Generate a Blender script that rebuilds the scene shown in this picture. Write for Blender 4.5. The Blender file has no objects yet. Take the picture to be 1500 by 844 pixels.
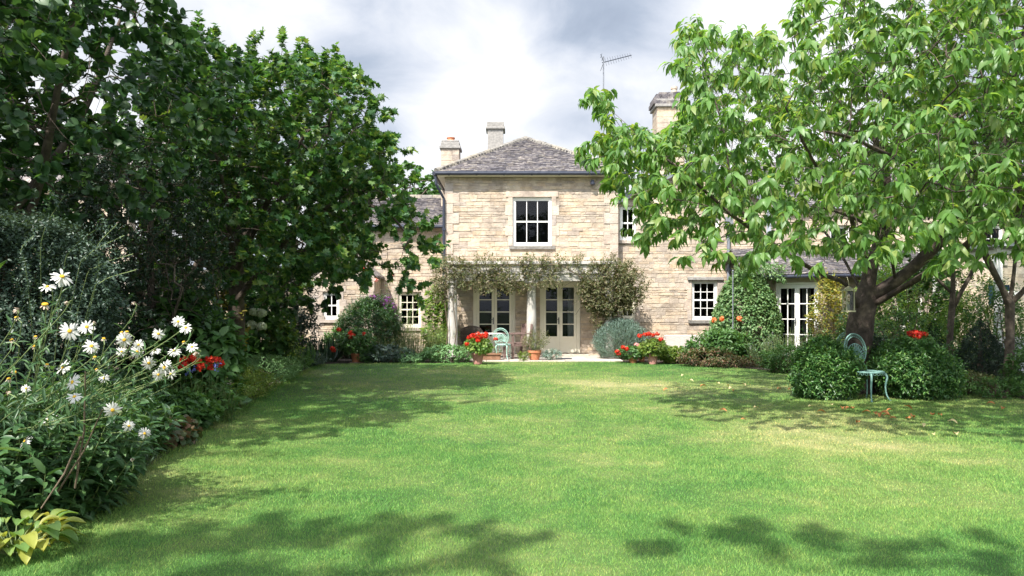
import bpy, math, random
import numpy as np
from mathutils import Vector, Matrix
R = math.radians
rng = np.random.default_rng(11); random.seed(11)
SC = bpy.context.scene
COL = SC.collection
# ------------------------------------------------------------------ camera
CH = 1.45
cam_d = bpy.data.cameras.new('camera'); cam = bpy.data.objects.new('camera', cam_d); COL.objects.link(cam)
cam.location = (0, 0, CH); cam.rotation_euler = (R(90), 0, 0)
cam_d.sensor_width = 36; cam_d.lens = 25.2; cam_d.shift_y = 28/1500
cam_d.clip_start = .05; cam_d.clip_end = 2000
SC.camera = cam
# ------------------------------------------------------------------ light
SUN = Vector((-.32, -.53, .77)).normalized()          # towards the sun
el = math.asin(SUN.z); az = math.atan2(SUN.x, SUN.y)
sd = bpy.data.lights.new('sun', 'SUN'); so = bpy.data.objects.new('sun', sd); COL.objects.link(so)
sd.energy = 4.3; sd.angle = R(1.0); sd.color = (1, .95, .86)
so.rotation_euler = SUN.to_track_quat('Z', 'Y').to_euler()
so.location = (0, 0, 40)
SC.view_settings.view_transform = 'Standard'; SC.view_settings.look = 'None'
SC.view_settings.gamma = 1; SC.view_settings.use_curve_mapping = False
SC.view_settings.exposure = 1.15
SC.render.engine = 'CYCLES'
SC.cycles.max_bounces = 7; SC.cycles.diffuse_bounces = 4; SC.cycles.transparent_max_bounces = 8
SC.cycles.use_denoising = True

def ND(nt, typ, **kw):
    n = nt.nodes.new(typ)
    for k, v in kw.items():
        if k.startswith('i_'):
            key = k[2:]
            key = int(key) if key.isdigit() else key.replace('_', ' ')
            n.inputs[key].default_value = v
        else: setattr(n, k, v)
    return n
def ramp(nt, stops, interp='LINEAR'):
    n = nt.nodes.new('ShaderNodeValToRGB'); cr = n.color_ramp; cr.interpolation = interp
    while len(cr.elements) < len(stops): cr.elements.new(.5)
    for e, (p, c) in zip(cr.elements, stops):
        e.position = p; e.color = (*c, 1) if len(c) == 3 else c
    return n
def build_world():
    w = bpy.data.worlds.new('World'); SC.world = w; w.use_nodes = True
    nt = w.node_tree; L = nt.links.new; nt.nodes.clear()
    out = nt.nodes.new('ShaderNodeOutputWorld')
    sky = nt.nodes.new('ShaderNodeTexSky'); sky.sky_type = 'NISHITA'; sky.sun_disc = False
    sky.sun_elevation = el; sky.sun_rotation = az; sky.air_density = 1.0; sky.dust_density = 1.0
    b1 = ND(nt, 'ShaderNodeBackground', i_Strength=.10); L(sky.outputs[0], b1.inputs[0])
    tc = nt.nodes.new('ShaderNodeTexCoord')
    sep = nt.nodes.new('ShaderNodeSeparateXYZ'); L(tc.outputs['Generated'], sep.inputs[0])
    # project the direction on a cloud plane
    den = ND(nt, 'ShaderNodeMath', operation='ADD', i_1=.42); L(sep.outputs[2], den.inputs[0])
    den2 = ND(nt, 'ShaderNodeMath', operation='MAXIMUM', i_1=.05); L(den.outputs[0], den2.inputs[0])
    dv = nt.nodes.new('ShaderNodeVectorMath'); dv.operation = 'SCALE'
    iv = ND(nt, 'ShaderNodeMath', operation='DIVIDE', i_0=1.0); L(den2.outputs[0], iv.inputs[1])
    L(tc.outputs['Generated'], dv.inputs[0]); L(iv.outputs[0], dv.inputs['Scale'])
    big = ND(nt, 'ShaderNodeTexNoise', i_Scale=2.3, i_Detail=5.0, i_Roughness=.45, i_Distortion=.25)
    mp = nt.nodes.new('ShaderNodeMapping'); mp.inputs['Location'].default_value = (2.3, 4.25, .4); mp.inputs['Scale'].default_value = (1, 1, .6)
    L(dv.outputs[0], mp.inputs[0]); L(mp.outputs[0], big.inputs['Vector'])
    fine = ND(nt, 'ShaderNodeTexNoise', i_Scale=5.5, i_Detail=9.0, i_Roughness=.6, i_Distortion=.4)
    L(mp.outputs[0], fine.inputs['Vector'])
    mix = ND(nt, 'ShaderNodeMath', operation='MULTIPLY_ADD', i_1=.30); L(fine.outputs['Fac'], mix.inputs[0])
    m7 = ND(nt, 'ShaderNodeMath', operation='MULTIPLY', i_1=.78); L(big.outputs['Fac'], m7.inputs[0]); L(m7.outputs[0], mix.inputs[2])
    # broad grey masses and white breaks of this sky, by direction
    def mass(px, py, rad, amp, prev):
        d = Vector((px-750, 1050, 450-py)).normalized(); dt = ND(nt, 'ShaderNodeVectorMath', operation='DOT_PRODUCT'); dt.inputs[1].default_value = d
        L(tc.outputs['Generated'], dt.inputs[0]); r = ND(nt, 'ShaderNodeMapRange', i_1=math.cos(R(rad)), i_2=1.0, i_3=0.0, i_4=amp); r.interpolation_type = 'SMOOTHSTEP'; L(dt.outputs['Value'], r.inputs[0])
        s = ND(nt, 'ShaderNodeMath', operation='ADD'); L(prev, s.inputs[0]); L(r.outputs[0], s.inputs[1]); return s.outputs[0]
    acc = mix.outputs[0]
    for q in ((430, 0, 16, -.07), (560, -20, 12, -.04), (820, 75, 8, -.06), (920, 80, 10, -.09), (670, 110, 9, .05), (880, 185, 8, .05), (740, 0, 9, .05), (1180, 30, 9, .06)): acc = mass(*q, acc)
    # darker higher up: the overcast deck thins towards the horizon
    hz = ND(nt, 'ShaderNodeMapRange', i_1=.12, i_2=.50, i_3=.04, i_4=-.03); L(sep.outputs[2], hz.inputs[0])
    ad = ND(nt, 'ShaderNodeMath', operation='ADD'); L(acc, ad.inputs[0]); L(hz.outputs[0], ad.inputs[1])
    cr = ramp(nt, [(.30, (.25, .30, .39)), (.42, (.36, .415, .51)), (.50, (.53, .57, .65)), (.58, (.68, .70, .74)), (.68, (.88, .89, .91))])
    L(ad.outputs[0], cr.inputs[0])
    b2 = ND(nt, 'ShaderNodeBackground', i_Strength=.72); L(cr.outputs[0], b2.inputs[0])
    # sky round the sun, unseen behind the camera, brightened to fill the shade
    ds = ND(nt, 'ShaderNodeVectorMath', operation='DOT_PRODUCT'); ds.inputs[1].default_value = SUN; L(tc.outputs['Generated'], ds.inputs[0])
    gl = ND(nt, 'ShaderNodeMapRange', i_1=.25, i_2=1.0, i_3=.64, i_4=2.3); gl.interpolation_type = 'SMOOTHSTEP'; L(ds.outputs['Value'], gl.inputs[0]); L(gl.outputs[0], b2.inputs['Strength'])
    cov = ND(nt, 'ShaderNodeMapRange', i_1=.26, i_2=.34, i_3=.6, i_4=.97); L(ad.outputs[0], cov.inputs[0])
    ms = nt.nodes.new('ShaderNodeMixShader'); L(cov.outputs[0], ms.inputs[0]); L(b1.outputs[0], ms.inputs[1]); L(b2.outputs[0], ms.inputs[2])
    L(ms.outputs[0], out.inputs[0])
build_world()

# ------------------------------------------------------------------ coordinates
F = 1050.0; HY = 450.0
def X(px, Y): return (px-750)/F*Y
def Z(py, Y): return CH+(HY-py)/F*Y
def YG(py): return F*CH/(py-HY)
def P3(px, py, Y): return Vector((X(px, Y), Y, Z(py, Y)))

# ------------------------------------------------------------------ objects
OFF = {}
def tag(o, label=None, cat=None, group=None, kind=None):
    if label: o['label'] = label
    if cat: o['category'] = cat
    if group: o['group'] = group
    if kind: o['kind'] = kind
    return o
def empty(name, loc, label, cat, group=None, local=False):
    o = bpy.data.objects.new(name, None); COL.objects.link(o); o.location = loc; o.empty_display_size = .2
    OFF[o.name] = Vector((0, 0, 0)) if local else Vector(loc)
    return tag(o, label, cat, group)
def link_mesh(name, me, mat, parent=None, loc=None):
    o = bpy.data.objects.new(name, me); COL.objects.link(o)
    mats = mat if isinstance(mat, (list, tuple)) else [mat]
    for m in mats: me.materials.append(m)
    if parent is not None:
        off = OFF.get(parent.name, Vector((0, 0, 0)))
        if off.length > 0: me.transform(Matrix.Translation(-off))
        o.parent = parent; OFF[o.name] = off
    elif loc is not None:
        me.transform(Matrix.Translation(-Vector(loc))); o.location = loc; OFF[o.name] = Vector(loc)
    return o
def copy_tree(o, parent=None):
    c = o.copy(); COL.objects.link(c); c.parent = parent
    for ch in list(o.children): copy_tree(ch, c)
    return c
class MB:
    def __init__(s, M=None): s.v = []; s.f = []; s.M = M; s.mi = []; s.cur = 0
    def add(s, vs, fs):
        o = len(s.v)
        s.v += [tuple(s.M @ Vector(v)) if s.M is not None else tuple(v) for v in vs]
        s.f += [tuple(i+o for i in f) for f in fs]; s.mi += [s.cur]*len(fs)
    def hexa(s, p): s.add(p, [(0,3,2,1),(4,5,6,7),(0,1,5,4),(1,2,6,5),(2,3,7,6),(3,0,4,7)])
    def box(s, x0, x1, y0, y1, z0, z1):
        s.hexa([(x0,y0,z0),(x1,y0,z0),(x1,y1,z0),(x0,y1,z0),(x0,y0,z1),(x1,y0,z1),(x1,y1,z1),(x0,y1,z1)])
    def tube(s, pts, rad, n=8, cap=True, closed=False):
        pts = [Vector(p) for p in pts]
        if not hasattr(rad, '__len__'): rad = [rad]*len(pts)
        rings = []; ref = None; m = len(pts)
        for i, p in enumerate(pts):
            if closed: t = pts[(i+1) % m]-pts[i-1]
            else: t = pts[min(i+1, m-1)]-pts[max(i-1, 0)]
            if t.length < 1e-9: t = Vector((0, 0, 1))
            t.normalize()
            if ref is None: ref = t.orthogonal().normalized()
            u = ref-t*ref.dot(t)
            if u.length < 1e-5: u = t.orthogonal()
            u.normalize(); ref = u; w = t.cross(u)
            rings.append([p+(u*math.cos(2*math.pi*k/n)+w*math.sin(2*math.pi*k/n))*rad[i] for k in range(n)])
        vs = [q for r in rings for q in r]; fs = []
        for i in range(m if closed else m-1):
            j = (i+1) % m
            for k in range(n): fs.append((i*n+k, i*n+(k+1) % n, j*n+(k+1) % n, j*n+k))
        if cap and not closed:
            fs.append(tuple(range(n-1, -1, -1))); fs.append(tuple((m-1)*n+k for k in range(n)))
        s.add(vs, fs)
    def lathe(s, c, prof, n=20, cap=True):
        vs = []; fs = []
        for r, z in prof:
            for k in range(n):
                a = 2*math.pi*k/n; vs.append((c[0]+r*math.cos(a), c[1]+r*math.sin(a), c[2]+z))
        for i in range(len(prof)-1):
            for k in range(n): fs.append((i*n+k, i*n+(k+1) % n, (i+1)*n+(k+1) % n, (i+1)*n+k))
        if cap:
            fs.append(tuple(range(n-1, -1, -1))); fs.append(tuple((len(prof)-1)*n+k for k in range(n)))
        s.add(vs, fs)
    def build(s, name, mat, parent=None, loc=None, smooth=False, bevel=0):
        me = bpy.data.meshes.new(name); me.from_pydata(s.v, [], s.f)
        if any(s.mi): me.polygons.foreach_set('material_index', s.mi)
        if smooth: me.polygons.foreach_set('use_smooth', [True]*len(me.polygons))
        me.update()
        o = link_mesh(name, me, mat, parent, loc)
        if bevel:
            b = o.modifiers.new('bevel', 'BEVEL'); b.width = bevel; b.segments = 2; b.limit_method = 'ANGLE'
        return o
# ---- leaves: arrays of triangles
def fan(c, ring):
    V = np.array([c]+ring, float); n = len(ring)
    return V, np.array([(0, i+1, (i+1) % n+1) for i in range(n)])
T = {}
T['diamond'] = (np.array([(0,0,0),(.5,.45,.12),(0,1,-.1),(-.5,.45,.12)], float), np.array([(0,1,2),(0,2,3)]))
T['oval'] = (np.array([(0,0,0),(0,.5,0),(0,1,-.14),(.42,.28,.08),(.42,.64,.04),(-.42,.28,.08),(-.42,.64,.04)], float),
             np.array([(0,3,1),(3,4,1),(4,2,1),(0,1,5),(5,1,6),(6,1,2)]))
T['droop'] = (np.array([(0,0,0),(0,.5,.05),(0,1,-.26),(.46,.26,.10),(.44,.62,.02),(-.46,.26,.10),(-.44,.62,.02)], float),
             np.array([(0,3,1),(3,4,1),(4,2,1),(0,1,5),(5,1,6),(6,1,2)]))
T['round'] = fan((0,.45,0), [(0,0,0),(.34,.06,.06),(.52,.38,.09),(.40,.74,.05),(0,1.02,-.12),(-.40,.74,.05),(-.52,.38,.09),(-.34,.06,.06)])
T['lobed'] = fan((0,.4,0), [(0,0,0),(.3,.04,.05),(.52,.26,.08),(.34,.40,.03),(.46,.72,.03),(.17,.66,0),(0,1.02,-.14),(-.17,.66,0),(-.46,.72,.03),(-.34,.40,.03),(-.52,.26,.08),(-.3,.04,.05)])
T['strap'] = (np.array([(-.35,0,0),(.35,0,0),(-.5,.35,.10),(.5,.35,.10),(-.4,.72,.06),(.4,.72,.06),(0,1,-.16)], float),
             np.array([(0,1,3),(0,3,2),(2,3,5),(2,5,4),(4,5,6)]))
T['petal'] = (np.array([(-.15,0,0),(.15,0,0),(.5,.6,.05),(.25,1,0),(-.25,1,0),(-.5,.6,.05)], float),
             np.array([(0,1,2),(0,2,5),(5,2,3),(5,3,4)]))
T['blade'] = (np.array([(-.5,0,0),(.5,0,0),(0,1,-.15)], float), np.array([(0,1,2)]))
def nrm(a): return a/np.maximum(np.linalg.norm(a, axis=-1, keepdims=True), 1e-9)
class Leaves:
    def __init__(s): s.V = []; s.Fc = []; s.n = 0
    def add(s, P, D, N, L, W, tpl):
        P = np.asarray(P, float); n = len(P)
        if n == 0: return
        tv, tf = T[tpl]; D = nrm(D); S = np.cross(D, N); S = nrm(S); Nn = np.cross(S, D)
        L = np.broadcast_to(L, (n,)); W = np.broadcast_to(W, (n,))
        V = (P[:, None, :] + tv[None, :, 0:1]*(S*W[:, None])[:, None, :] + tv[None, :, 1:2]*(D*L[:, None])[:, None, :]
             + tv[None, :, 2:3]*(Nn*L[:, None])[:, None, :])
        Fc = (tf[None]+(np.arange(n)*len(tv))[:, None, None]).reshape(-1, 3)+s.n
        s.V.append(V.reshape(-1, 3)); s.Fc.append(Fc); s.n += n*len(tv)
    def sprigs(s, P, A, k, slen, L, W, tpl, spread=.75, droop=0., jit=.3, t0=.15, up=.6):
        P = np.asarray(P, float); A = nrm(np.asarray(A, float)); N = len(P)
        if N == 0: return
        slen = np.broadcast_to(slen, (N,))
        ref = nrm(rng.normal(size=(N, 3))); U = nrm(np.cross(A, ref)); Vv = np.cross(A, U)
        for i in range(k):
            t = t0+(1-t0)*i/max(k-1, 1)
            a = 2.4*i+rng.normal(0, .35, N)
            perp = U*np.cos(a)[:, None]+Vv*np.sin(a)[:, None]
            sp = spread*(1-.35*t)
            D = A*(1-sp)+perp*sp+rng.normal(0, jit, (N, 3))*.5; D[:, 2] -= droop
            pos = P+A*(slen*t)[:, None]
            nn = A*.5+np.array([0, 0, up])+rng.normal(0, jit, (N, 3))
            sc = rng.uniform(.7, 1.15, N)
            s.add(pos, D, nn, L*sc, W*sc, tpl)
    def build(s, name, mat, parent=None, loc=None, smooth=False):
        V = np.concatenate(s.V).astype(np.float32); Fc = np.concatenate(s.Fc).astype(np.int32)
        me = bpy.data.meshes.new(name); me.vertices.add(len(V)); me.vertices.foreach_set('co', V.ravel())
        me.loops.add(Fc.size); me.loops.foreach_set('vertex_index', Fc.ravel())
        me.polygons.add(len(Fc)); me.polygons.foreach_set('loop_start', np.arange(0, Fc.size, 3, dtype=np.int32))
        me.update(calc_edges=True)
        if smooth: me.polygons.foreach_set('use_smooth', np.ones(len(Fc), bool))
        return link_mesh(name, me, mat, parent, loc)

# ------------------------------------------------------------------ materials
MATS = {}
def newmat(name):
    m = bpy.data.materials.new(name); m.use_nodes = True; nt = m.node_tree; nt.nodes.clear()
    out = nt.nodes.new('ShaderNodeOutputMaterial'); b = nt.nodes.new('ShaderNodeBsdfPrincipled')
    nt.links.new(b.outputs[0], out.inputs[0]); MATS[name] = m
    return m, nt, b, out
def leaf_mat(name, stops, trans=.3, rough=.45, spec=.4, tcol=1.6):
    m, nt, b, out = newmat(name); L = nt.links.new
    g = nt.nodes.new('ShaderNodeNewGeometry')
    n = len(stops); r = ramp(nt, [((i+.5)/n, c) for i, c in enumerate(stops)]); L(g.outputs['Random Per Island'], r.inputs[0])
    L(r.outputs[0], b.inputs['Base Color']); b.inputs['Roughness'].default_value = rough
    b.inputs['Specular IOR Level'].default_value = spec
    t = nt.nodes.new('ShaderNodeBsdfTranslucent')
    mu = ND(nt, 'ShaderNodeMixRGB', blend_type='MULTIPLY'); mu.inputs[0].default_value = 1
    mu.inputs[2].default_value = (tcol*1.25, tcol*1.15, tcol*.5, 1); L(r.outputs[0], mu.inputs[1]); L(mu.outputs[0], t.inputs[0])
    mx = ND(nt, 'ShaderNodeMixShader'); mx.inputs[0].default_value = trans
    L(b.outputs[0], mx.inputs[1]); L(t.outputs[0], mx.inputs[2]); L(mx.outputs[0], out.inputs[0])
    return m
def noisy(name, c1, c2, scale=8, rough=.7, bump=.0, bscale=None, spec=.4, metal=0, detail=5, island=None, mid=None, stain=None):
    m, nt, b, out = newmat(name); L = nt.links.new
    g = nt.nodes.new('ShaderNodeNewGeometry'); n = ND(nt, 'ShaderNodeTexNoise', i_Scale=scale, i_Detail=detail, i_Roughness=.6)
    L(g.outputs['Position'], n.inputs['Vector'])
    st = [(.3, c1), (.7, c2)] if mid is None else [(.3, c1), (.5, mid), (.7, c2)]
    r = ramp(nt, st); L(n.outputs['Fac'], r.inputs[0]); src = r.outputs[0]
    if island:
        ri = ramp(nt, [((i+.5)/len(island), c) for i, c in enumerate(island)], 'CONSTANT' if False else 'LINEAR')
        L(g.outputs['Random Per Island'], ri.inputs[0])
        mu = ND(nt, 'ShaderNodeMixRGB', blend_type='MULTIPLY'); mu.inputs[0].default_value = 1
        L(src, mu.inputs[1]); L(ri.outputs[0], mu.inputs[2]); src = mu.outputs[0]
    if stain:
        ns = ND(nt, 'ShaderNodeTexNoise', i_Scale=stain[0], i_Detail=7.0, i_Roughness=.65, i_Distortion=.6); L(g.outputs['Position'], ns.inputs['Vector'])
        rs = ramp(nt, [(.34, stain[1]), (.52, (1, 1, 1)), (.68, stain[2])]); L(ns.outputs['Fac'], rs.inputs[0])
        m3 = ND(nt, 'ShaderNodeMixRGB', blend_type='MULTIPLY'); m3.inputs[0].default_value = 1; L(src, m3.inputs[1]); L(rs.outputs[0], m3.inputs[2]); src = m3.outputs[0]
    L(src, b.inputs['Base Color'])
    b.inputs['Roughness'].default_value = rough; b.inputs['Specular IOR Level'].default_value = spec; b.inputs['Metallic'].default_value = metal
    if bump:
        n2 = ND(nt, 'ShaderNodeTexNoise', i_Scale=bscale or scale*4, i_Detail=6.0, i_Roughness=.65); L(g.outputs['Position'], n2.inputs['Vector'])
        bp = ND(nt, 'ShaderNodeBump', i_Strength=bump, i_Distance=.02); L(n2.outputs['Fac'], bp.inputs['Height']); L(bp.outputs[0], b.inputs['Normal'])
    return m
stone_cols = [(.84,.83,.84),(1,.98,.96),(.94,.90,.85),(1.04,.98,.90),(.90,.89,.90),(1.08,1.06,1.04),(.98,.90,.80),(1,1,1),(.78,.77,.80)]
M_stone = noisy('limestone', (.35,.285,.225), (.54,.465,.385), 5, .92, .8, 22, island=stone_cols, mid=(.47,.395,.315), stain=(1.1, (.66,.66,.68), (1.12,1.08,1.0)))
M_ashlar = noisy('dressed_limestone', (.36,.305,.26), (.58,.50,.43), 3.5, .9, .8, 24, island=[(.82,.82,.84),(1,.98,.95),(.92,.88,.84),(1.05,1,.95)], stain=(1.3, (.68,.68,.70), (1.1,1.06,1.0)))
M_mortar = noisy('mortar', (.33,.28,.23), (.45,.39,.33), 9, .95, .6, 40)
M_column = noisy('pale_column_stone', (.38,.355,.33), (.50,.47,.44), 4, .88, .5, 24, stain=(2.2, (.55,.56,.52), (1.05,1.05,1.05)))
M_slate = noisy('stone_slate', (.08,.078,.085), (.30,.285,.265), 9, .88, 1.0, 30, island=[(.5,.5,.55),(.8,.79,.82),(1,.98,.97),(1.35,1.3,1.2),(.65,.64,.70),(1.1,1.05,.92)], mid=(.135,.122,.13), stain=(1.6, (.75,.75,.75), (1.15,1.1,1.0)))
M_ridge = noisy('ridge_stone', (.13,.12,.11), (.30,.28,.25), 10, .9, .7, 30, island=[(.8,.8,.8),(1,1,1),(1.1,1.05,.95)])
M_render = noisy('weathered_render', (.20,.19,.18), (.34,.32,.30), 12, .95, .6, 50)
M_cream = noisy('cream_paint', (.74,.69,.55), (.80,.75,.62), 3, .5, .08, 30)
M_white = noisy('white_paint', (.72,.71,.68), (.82,.81,.78), 3, .45, .08, 30)
M_iron = noisy('dark_gutter_paint', (.02,.024,.04), (.04,.045,.065), 5, .35, .05)
M_lead = noisy('lead_grey', (.13,.14,.17), (.20,.21,.24), 6, .55, .2)
M_green_metal = noisy('verdigris_paint', (.28,.46,.40), (.42,.58,.52), 22, .5, .3, 90, mid=(.34,.53,.46))
M_green_metal_d = noisy('dark_verdigris_paint', (.08,.18,.17), (.20,.33,.30), 22, .5, .3, 90)
M_terra = noisy('terracotta', (.42,.14,.07), (.55,.24,.13), 9, .85, .3, 40)
M_terra_pink = noisy('pink_terracotta', (.36,.15,.13), (.52,.27,.24), 9, .85, .3, 40)
M_glass = None
def glass():
    m, nt, b, out = newmat('window_glass'); L = nt.links.new; nt.nodes.remove(b)
    tr = nt.nodes.new('ShaderNodeBsdfTransparent'); tr.inputs[0].default_value = (.62,.66,.66,1)
    gl = nt.nodes.new('ShaderNodeBsdfGlossy'); gl.inputs['Roughness'].default_value = .02; gl.inputs[0].default_value = (.42,.44,.48,1)
    fr = ND(nt, 'ShaderNodeFresnel', i_IOR=1.5)
    g = nt.nodes.new('ShaderNodeNewGeometry'); n = ND(nt, 'ShaderNodeTexNoise', i_Scale=2.5); L(g.outputs['Position'], n.inputs['Vector'])
    bp = ND(nt, 'ShaderNodeBump', i_Strength=.05, i_Distance=.05); L(n.outputs['Fac'], bp.inputs['Height']); L(bp.outputs[0], gl.inputs['Normal'])
    mx = nt.nodes.new('ShaderNodeMixShader'); L(fr.outputs[0], mx.inputs[0]); L(tr.outputs[0], mx.inputs[1]); L(gl.outputs[0], mx.inputs[2])
    L(mx.outputs[0], out.inputs[0]); return m
M_glass = glass()
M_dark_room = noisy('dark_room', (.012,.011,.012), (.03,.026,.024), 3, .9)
M_curtain = noisy('curtain_cloth', (.50,.48,.46), (.62,.60,.58), 5, .9)
M_bark = noisy('bark', (.045,.035,.028), (.15,.12,.095), 9, .9, 1.0, 30, mid=(.085,.066,.052))
M_bark_cherry = noisy('cherry_bark', (.022,.015,.013), (.15,.11,.09), 7, .7, 1.0, 22, mid=(.055,.038,.032))
M_stem = noisy('green_stem', (.10,.14,.05), (.17,.22,.08), 9, .7)
M_woodstem = noisy('brown_stem', (.07,.05,.035), (.16,.12,.08), 14, .85)
M_soil = noisy('soil', (.025,.018,.012), (.065,.048,.034), 14, .95, 1.0, 40)
# leaf materials
G_cherry = leaf_mat('cherry_leaf', [(.07,.16,.035),(.10,.22,.05),(.15,.28,.075),(.09,.19,.045),(.20,.32,.11),(.12,.24,.055),(.065,.15,.035),(.24,.31,.09)], .48, .42, .45)
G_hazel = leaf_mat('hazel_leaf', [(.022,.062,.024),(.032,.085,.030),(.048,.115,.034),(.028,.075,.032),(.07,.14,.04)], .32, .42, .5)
G_maple = leaf_mat('field_maple_leaf', [(.04,.11,.035),(.06,.15,.04),(.09,.19,.045),(.17,.24,.06),(.05,.13,.045),(.035,.09,.03)], .36, .42, .5)
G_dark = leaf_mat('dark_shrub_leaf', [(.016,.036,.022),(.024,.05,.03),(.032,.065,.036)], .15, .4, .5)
G_blue = leaf_mat('blue_green_leaf', [(.035,.065,.045),(.05,.085,.06),(.065,.11,.075)], .2, .45, .5)
G_topiary = leaf_mat('yew_leaf', [(.012,.026,.017),(.018,.038,.024),(.026,.05,.03)], .1, .5, .35)
G_box = leaf_mat('box_leaf', [(.03,.095,.026),(.05,.14,.035),(.09,.21,.05),(.022,.065,.02),(.13,.24,.06)], .25, .4, .5)
G_daisy = leaf_mat('daisy_leaf', [(.04,.10,.035),(.06,.135,.045),(.09,.17,.06),(.05,.11,.045)], .28, .42, .5)
G_mid = leaf_mat('mid_green_leaf', [(.045,.11,.03),(.065,.15,.04),(.09,.18,.05)], .3, .45, .4)
G_lime = leaf_mat('lime_leaf', [(.12,.20,.035),(.17,.26,.05),(.22,.27,.06),(.10,.17,.04)], .35, .45, .4)
G_sedum = leaf_mat('sedum_leaf', [(.12,.24,.09),(.16,.30,.12),(.10,.20,.07),(.19,.33,.14)], .2, .5, .4)
G_yellow = leaf_mat('yellow_leaf', [(.27,.24,.06),(.33,.29,.07),(.20,.23,.06),(.12,.19,.05),(.38,.34,.12)], .35, .5, .4)
G_olive = leaf_mat('olive_leaf', [(.10,.12,.05),(.15,.17,.07),(.20,.20,.09),(.07,.095,.04)], .3, .5, .4)
G_olive_brown = leaf_mat('climber_leaf', [(.07,.09,.035),(.11,.13,.05),(.17,.165,.075),(.05,.065,.03),(.19,.14,.09),(.09,.12,.045),(.26,.22,.16),(.07,.095,.035)], .3, .55, .3)
G_lav = leaf_mat('lavender_leaf', [(.16,.24,.20),(.21,.30,.25),(.26,.35,.31),(.13,.20,.17)], .15, .7, .2)
G_russet = leaf_mat('russet_leaf', [(.06,.10,.035),(.16,.09,.055),(.08,.12,.04),(.24,.13,.09),(.05,.09,.035)], .25, .5, .4)
G_fresh = leaf_mat('fresh_leaf', [(.10,.20,.045),(.14,.26,.06),(.19,.30,.08),(.24,.32,.08)], .4, .45, .4)
G_creeper = leaf_mat('creeper_leaf', [(.07,.15,.05),(.095,.19,.065),(.13,.23,.085),(.18,.27,.11)], .25, .5, .4)
G_hosta = leaf_mat('hosta_leaf', [(.16,.26,.07),(.28,.34,.07),(.42,.38,.08),(.12,.22,.06),(.36,.33,.10),(.14,.25,.08)], .35, .45, .4)
P_red = leaf_mat('red_petal', [(.62,.02,.012),(.78,.05,.02),(.72,.10,.04),(.45,.012,.012),(.70,.04,.02),(.32,.02,.015)], .25, .5, .3, 1.0)
P_purple = leaf_mat('purple_petal', [(.22,.06,.26),(.30,.10,.34),(.16,.04,.20)], .3, .6, .3, 1.0)
P_orange = leaf_mat('orange_petal', [(.75,.20,.06),(.80,.28,.12)], .3, .6, .3, 1.0)
P_pink = leaf_mat('pink_petal', [(.75,.35,.35),(.8,.5,.5),(.7,.28,.30)], .3, .6, .3, 1.0)
P_white = leaf_mat('white_petal', [(.64,.64,.61),(.70,.70,.68),(.56,.55,.53),(.60,.60,.62)], .3, .6, .3, .75)
P_cream = leaf_mat('hydrangea_petal', [(.55,.62,.50),(.66,.70,.60),(.48,.58,.36)], .3, .6, .3, .9)
P_fade = leaf_mat('faded_petal', [(.50,.38,.30),(.60,.50,.42),(.36,.25,.18),(.66,.62,.56)], .3, .7, .2, .8)
P_blue = leaf_mat('blue_petal', [(.10,.12,.40),(.16,.18,.5)], .3, .6, .3, 1.0)
M_eye = noisy('daisy_eye', (.55,.30,.02), (.80,.50,.04), 200, .8, .6, 600)
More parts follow.
